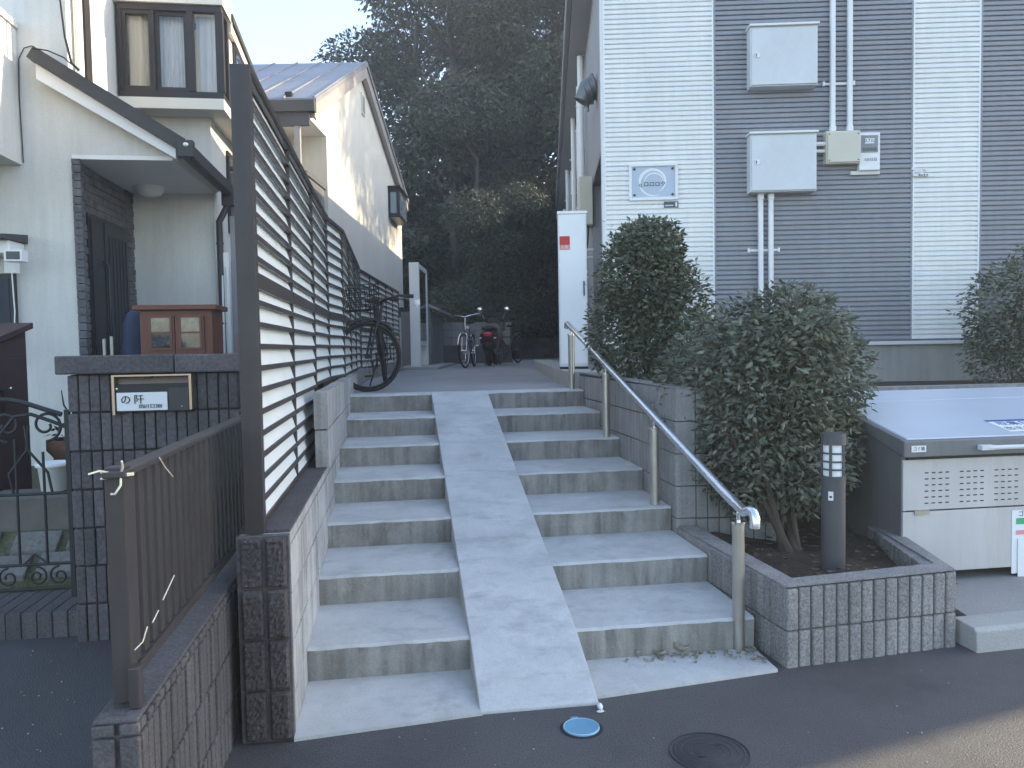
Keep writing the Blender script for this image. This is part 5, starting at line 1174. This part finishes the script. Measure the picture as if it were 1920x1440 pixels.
for k in range(120):
    x, y = random.uniform(1.8,2.7), random.uniform(3.5,4.5)
    if x < 2.55+.3*(y-3.36)/1.2: dleaf(b, x, y, .285, random.uniform(.015,.05), random.uniform(0,6), random.uniform(.1,.8))
o = b.build('leaf_mulch', mat('dark_dry_leaf', (.14,.11,.08), .85, .4, 20)); o['kind'] = 'stuff'
# ================================================================== VEGETATION
BUSHL = leaf_mat('bush_leaf', (.06,.075,.045), (.17,.195,.125), .4, .2)  # leaf colours here raised and greyed to include the flare veil
BUSHL2 = leaf_mat('bush_leaf_pale', (.075,.09,.06), (.22,.24,.175), .4, .2)
TREEL = leaf_mat('tree_leaf', (.04,.05,.03), (.12,.13,.08), .5, .15)
def shoots(b, lobes, n, size, asp):
    for k in range(n):
        l = random.choice(lobes); d = Vector((random.gauss(0,1), random.gauss(0,1), abs(random.gauss(.3,.8)))).normalized()
        p = Vector((l[0]+d.x*l[3]*.9, l[1]+d.y*l[4]*.9, l[2]+d.z*l[5]*.9)); L = random.uniform(.07,.19); q = p+(d+Vector((random.uniform(-.4,.4),random.uniform(-.4,.4),random.uniform(-.1,.5)))).normalized()*L
        for j in range(9):
            c = p.lerp(q, .25+.75*j/8); leaves(b, [(c.x,c.y,c.z,.012,.012,.012,1)], 1, size*.95, asp)
def bush(name, label, base, lobes, n, size, stems, m_, seed, asp=.42):
    random.seed(seed); t = thing(name, label, 'bush', base, 'rounded evergreen bushes by the apartment')
    b = MB(); leaves(b, lobes, n, size, asp); shoots(b, lobes, 30, size, asp); b.build('foliage', m_, t)
    b = MB()
    for pts, r_ in stems: b.tube(pts, [r_*(1-.6*i/(len(pts)-1)) for i in range(len(pts))], 8)
    b.build('stem', BARK, t)
# near bush in the planter
B2 = [(2.25,4.5,1.25,.52,.42,.52,5),(2.05,4.75,1.15,.42,.4,.5,3),(2.52,4.55,1.22,.38,.35,.42,3),(2.15,4.35,.95,.42,.3,.42,3),(1.92,4.72,.78,.24,.3,.32,2),(2.0,4.45,.72,.26,.22,.26,1.5),(2.4,4.3,.72,.26,.22,.24,1.5),(2.2,4.6,1.0,.45,.3,.55,3),(2.28,4.2,.66,.24,.14,.22,1.2),(2.05,4.3,.6,.2,.16,.2,1),(2.45,4.45,.85,.32,.3,.35,2),(1.95,4.95,1.0,.3,.35,.45,2),(2.32,4.4,1.52,.34,.28,.27,2)]
stems = []
random.seed(9)
for k in range(7):
    x0, y0 = 2.16+random.uniform(-.06,.1), 4.08+random.uniform(-.05,.12); a = random.uniform(0,6.28)
    stems.append(([(x0,y0,.24),(x0+.06*cos(a),y0+.1+.05*sin(a),.45),(x0+.2*cos(a),y0+.25+.15*sin(a),.8),(x0+.3*cos(a),y0+.38+.2*sin(a),1.2)], random.uniform(.016,.03)))
bush('planter_bush', 'broad leafy bush on bare stems in the ribbed planter beside the bollard', (2.2,4.2,.25), B2, 27000, .05, stems, BUSHL2, 31)
B1 = [(1.93,6.0,1.95,.36,.36,.45,5),(1.86,6.05,1.55,.38,.36,.45,4),(2.1,5.9,1.65,.36,.34,.45,3),(1.95,5.9,2.2,.26,.26,.22,2),(2.25,5.7,1.3,.3,.3,.35,2)]
bush('dome_bush', 'tall domed bush in front of the white siding under the name sign', (1.95,6.0,1.05), B1, 19000, .048, [([(1.95,6,1.0),(1.96,6.02,1.4),(1.9,6,1.9)], .03),([(2.0,6,1.0),(2.1,5.95,1.4),(2.15,5.95,1.8)], .025)], BUSHL, 32)
B3 = [(5.35,6.2,1.65,.45,.35,.5,3),(5.7,6.1,1.85,.5,.4,.5,3),(5.3,6.2,1.3,.4,.35,.35,2),(6.3,6.0,1.6,.6,.4,.6,3)]
bush('edge_bush', 'pale green bush behind the retaining wall at the right edge', (5.6,6.15,1.04), B3, 11000, .05, [([(5.5,6.15,1.0),(5.5,6.15,1.5),(5.6,6.15,1.9)], .03)], BUSHL2, 33)
random.seed(8)
b = MB()
lob = [(1.95,5.35,1.05,.26,.35,.3,2),(2.3,5.1,.85,.4,.35,.35,3),(2.6,5.0,.75,.35,.3,.35,2)]
leaves(b, lob, 4200, .055); tt = thing('low_shrub', 'low dark shrub filling the gap between the two round bushes', 'bush', (2.2,5.2,.5)); b.build('foliage', BUSHL, tt)
b = MB(); b.tube([(2.2,5.1,.4),(2.2,5.12,.8),(2.3,5.1,1.0)], [.02,.015,.008], 6); b.tube([(2.2,5.1,.4),(2.0,5.3,.8),(1.95,5.35,1.1)], [.02,.015,.008], 6); b.build('stem', BARK, tt)

# ---- trees of the wood: three crown meshes shared by many trees
def tree_proto(seed, h, spread, n, leaf, low=.06):
    rnd = random.Random(seed); lobes = []
    b = MB(); tk = []
    trunk = [Vector((0,0,0))]; x = y = 0
    for k in range(1, 7):
        x += rnd.uniform(-.25,.25); y += rnd.uniform(-.25,.25); trunk.append(Vector((x,y,h*.8*k/6)))
    b.tube(trunk, [.34*(1-.13*k) for k in range(7)], 9)
    for k in range(21):
        f = rnd.uniform(low, .98); q = trunk[min(6,int(f*6.99*.99))]
        a = rnd.uniform(0,2*pi); rr = spread*(.35+.65*sin(pi*min(1,(f*.85+.12))))*rnd.uniform(.55,1.0)
        c = Vector((q.x+cos(a)*rr, q.y+sin(a)*rr, h*f+rnd.uniform(-.3,.5)))
        s0 = Vector((q.x,q.y,max(.6,c.z-rr*.7)))
        if s0.z < h*.82: b.tube([s0, s0.lerp(c,.5)+Vector((0,0,rr*.12)), c], [.10,.07,.03], 6)
        r_ = spread*rnd.uniform(.32,.52); lobes.append((c.x,c.y,c.z,r_,r_,r_*rnd.uniform(.6,.85),r_**2))
    lobes.append((x,y,h*.93,spread*.45,spread*.45,spread*.4,spread*.18))
    L = MB(); leaves(L, lobes, n, leaf, .5, .45, .3, rnd)
    return b, L
PROTO = []
for sd, h, sp_, n, lf in ((101,15.5,3.6,60000,.18),(102,17.5,4.0,66000,.185),(103,13,3.4,50000,.17)):
    tb, tl = tree_proto(sd, h, sp_, n, lf); PROTO.append((tb, tl))
protos = []
SPOTS = [  # x, y, proto, scale, z, rotation, label
 (2.6,28.3,1,1.0,1.0,0,'big dark evergreen whose crown meets the blue sky at the upper left'),
 (6.2,28.0,0,1.02,1.0,1.1,'dark evergreen standing straight behind the end of the alley'),
 (9.0,29.5,1,1.05,1.0,2.4,'tall dark evergreen close against the apartment roof edge'),
 (4.6,32.5,2,1.35,1.2,.6,'taller tree deeper in the wood behind the middle of the alley'),
 (7.8,34.0,1,1.15,1.6,4.1,'tall tree deep in the wood to the right of the alley axis'),
 (1.0,33.0,0,1.1,1.2,3.3,'evergreen deep behind the gable house roof'),
 (11.6,33.0,0,1.25,1.4,5.2,'tree deep in the wood right beside the apartment side wall'),
 (2.6,24.6,2,.62,1.0,2.0,'smaller tree with ragged edges beside the gable house corner'),
 (14.5,30.5,1,1.0,1.2,.3,None),(18.5,31.5,0,1.1,1.5,1.9,None),(14.,37,2,1.5,3,2.2,None),(22.5,34,1,1.1,2,3.9,None),(20.5,24.2,1,1.15,1.1,.9,None),(13.4,28.2,2,.55,1.0,1.4,None),(16.6,29.0,0,.5,1.0,2.6,None)]  # rows without a label are unseen trees, mostly added to block sun
first = {}
for (x, y, pi_, sc, z, rot, lab) in SPOTS:
    lab = lab or {14.5:'unseen tree added behind the apartment building to shade the wood, nearest its side',18.5:'unseen shading tree added behind the apartment roof, further right',14.:'tall unseen tree added on the slope to shade the wood',22.5:'unseen tree added far back on the slope to shade the wood',20.5:'tree standing to the right of the apartment building, out of sight',13.4:'low unseen tree added behind the far building corner to block sun',16.6:'low unseen tree added a little further back to block sun'}[x]
    if pi_ not in first:
        t = thing('evergreen_tree', lab, 'tree', (0,0,0), 'trees of the dark wood behind the alley')
        PROTO[pi_][0].build('trunk', BARK, t); PROTO[pi_][1].build('crown', TREEL, t); first[pi_] = t
    else:
        t = copy_tree(first[pi_]); t['label'] = lab
    t.location = (x, y, z); t.scale = (sc,)*3; t.rotation_euler = (0,0,rot)
# undergrowth at the edge of the wood
random.seed(77); b = MB(); lob = []
for k in range(60):
    x = random.uniform(-1,13) if k < 40 else random.uniform(2.5,7.5); y = 27.4+random.uniform(0,4)+max(0,(x-6))*.12; r_ = random.uniform(.7,1.5)
    lob.append((x,y,1.0+r_*.6+(0 if k < 40 else random.uniform(.5,3.2)),r_,r_*.8,r_*random.uniform(.8,1.9),r_))
leaves(b, lob, 60000, .15, .5)
o = b.build('undergrowth', TREEL); o['kind'] = 'stuff'; o['label'] = 'dense dark undergrowth along the foot of the wood'

# ================================================================== HAZE VOLUME ADDED TO IMITATE THE FLARE VEIL
b = MB(); b.box(-60,110,-45,95,-1.2,26)
hm = bpy.data.materials.new('flare_veil_air'); hm.use_nodes = True; nt = hm.node_tree
nt.nodes.remove(nt.nodes['Principled BSDF']); pv = nt.nodes.new('ShaderNodeVolumePrincipled')
pv.inputs['Color'].default_value = (.9,.92,.95,1); pv.inputs['Density'].default_value = .0036; pv.inputs['Anisotropy'].default_value = .2
nt.links.new(pv.outputs[0], nt.nodes['Material Output'].inputs['Volume'])
o = b.build('haze', hm); o['kind'] = 'stuff'; o['label'] = 'thin bright haze added to imitate the flare veil over the trees'
# ================================================================== LIGHT, SKY, CAMERA
SAZ, SEL = R(76), R(23)       # azimuth clockwise from +y, elevation
sdir = Vector((sin(SAZ)*cos(SEL), cos(SAZ)*cos(SEL), sin(SEL)))
sun = bpy.data.lights.new('sun', 'SUN'); sun.energy = 2.6; sun.angle = R(.5); sun.color = (1,.83,.58)
so_ = bpy.data.objects.new('sun', sun); COL.objects.link(so_); so_.rotation_euler = (-sdir).to_track_quat('-Z','Y').to_euler(); so_.location = (20,5,20)
w = bpy.data.worlds.new('World'); SC.world = w; w.use_nodes = True
N = w.node_tree.nodes; sky = N.new('ShaderNodeTexSky'); sky.sky_type = 'NISHITA'; sky.sun_disc = False
sky.sun_elevation = SEL; sky.sun_rotation = SAZ; sky.air_density = 1.0; sky.dust_density = .9; sky.ozone_density = 1.3
w.node_tree.links.new(sky.outputs[0], N['Background'].inputs[0]); N['Background'].inputs[1].default_value = .15
cam = bpy.data.cameras.new('camera'); cam.sensor_width = 36; cam.sensor_fit = 'HORIZONTAL'; cam.lens = FPX/1920*36; cam.clip_end = 1000; cam.clip_start = .05
co = bpy.data.objects.new('camera', cam); COL.objects.link(co); co.location = EYE
fwd = ray(960,720).normalized(); rt = (ray(1060,720)-ray(860,720)).normalized(); upv = rt.cross(fwd).normalized()
co.rotation_euler = Matrix(((rt.x,upv.x,-fwd.x),(rt.y,upv.y,-fwd.y),(rt.z,upv.z,-fwd.z))).to_euler()
SC.camera = co
SC.view_settings.view_transform = 'Standard'; SC.view_settings.look = 'None'; SC.view_settings.exposure = 2.0; SC.view_settings.use_white_balance = True; SC.view_settings.white_balance_temperature = 6650; SC.view_settings.gamma = 1
SC.cycles.max_bounces = 8; SC.cycles.transparent_max_bounces = 12
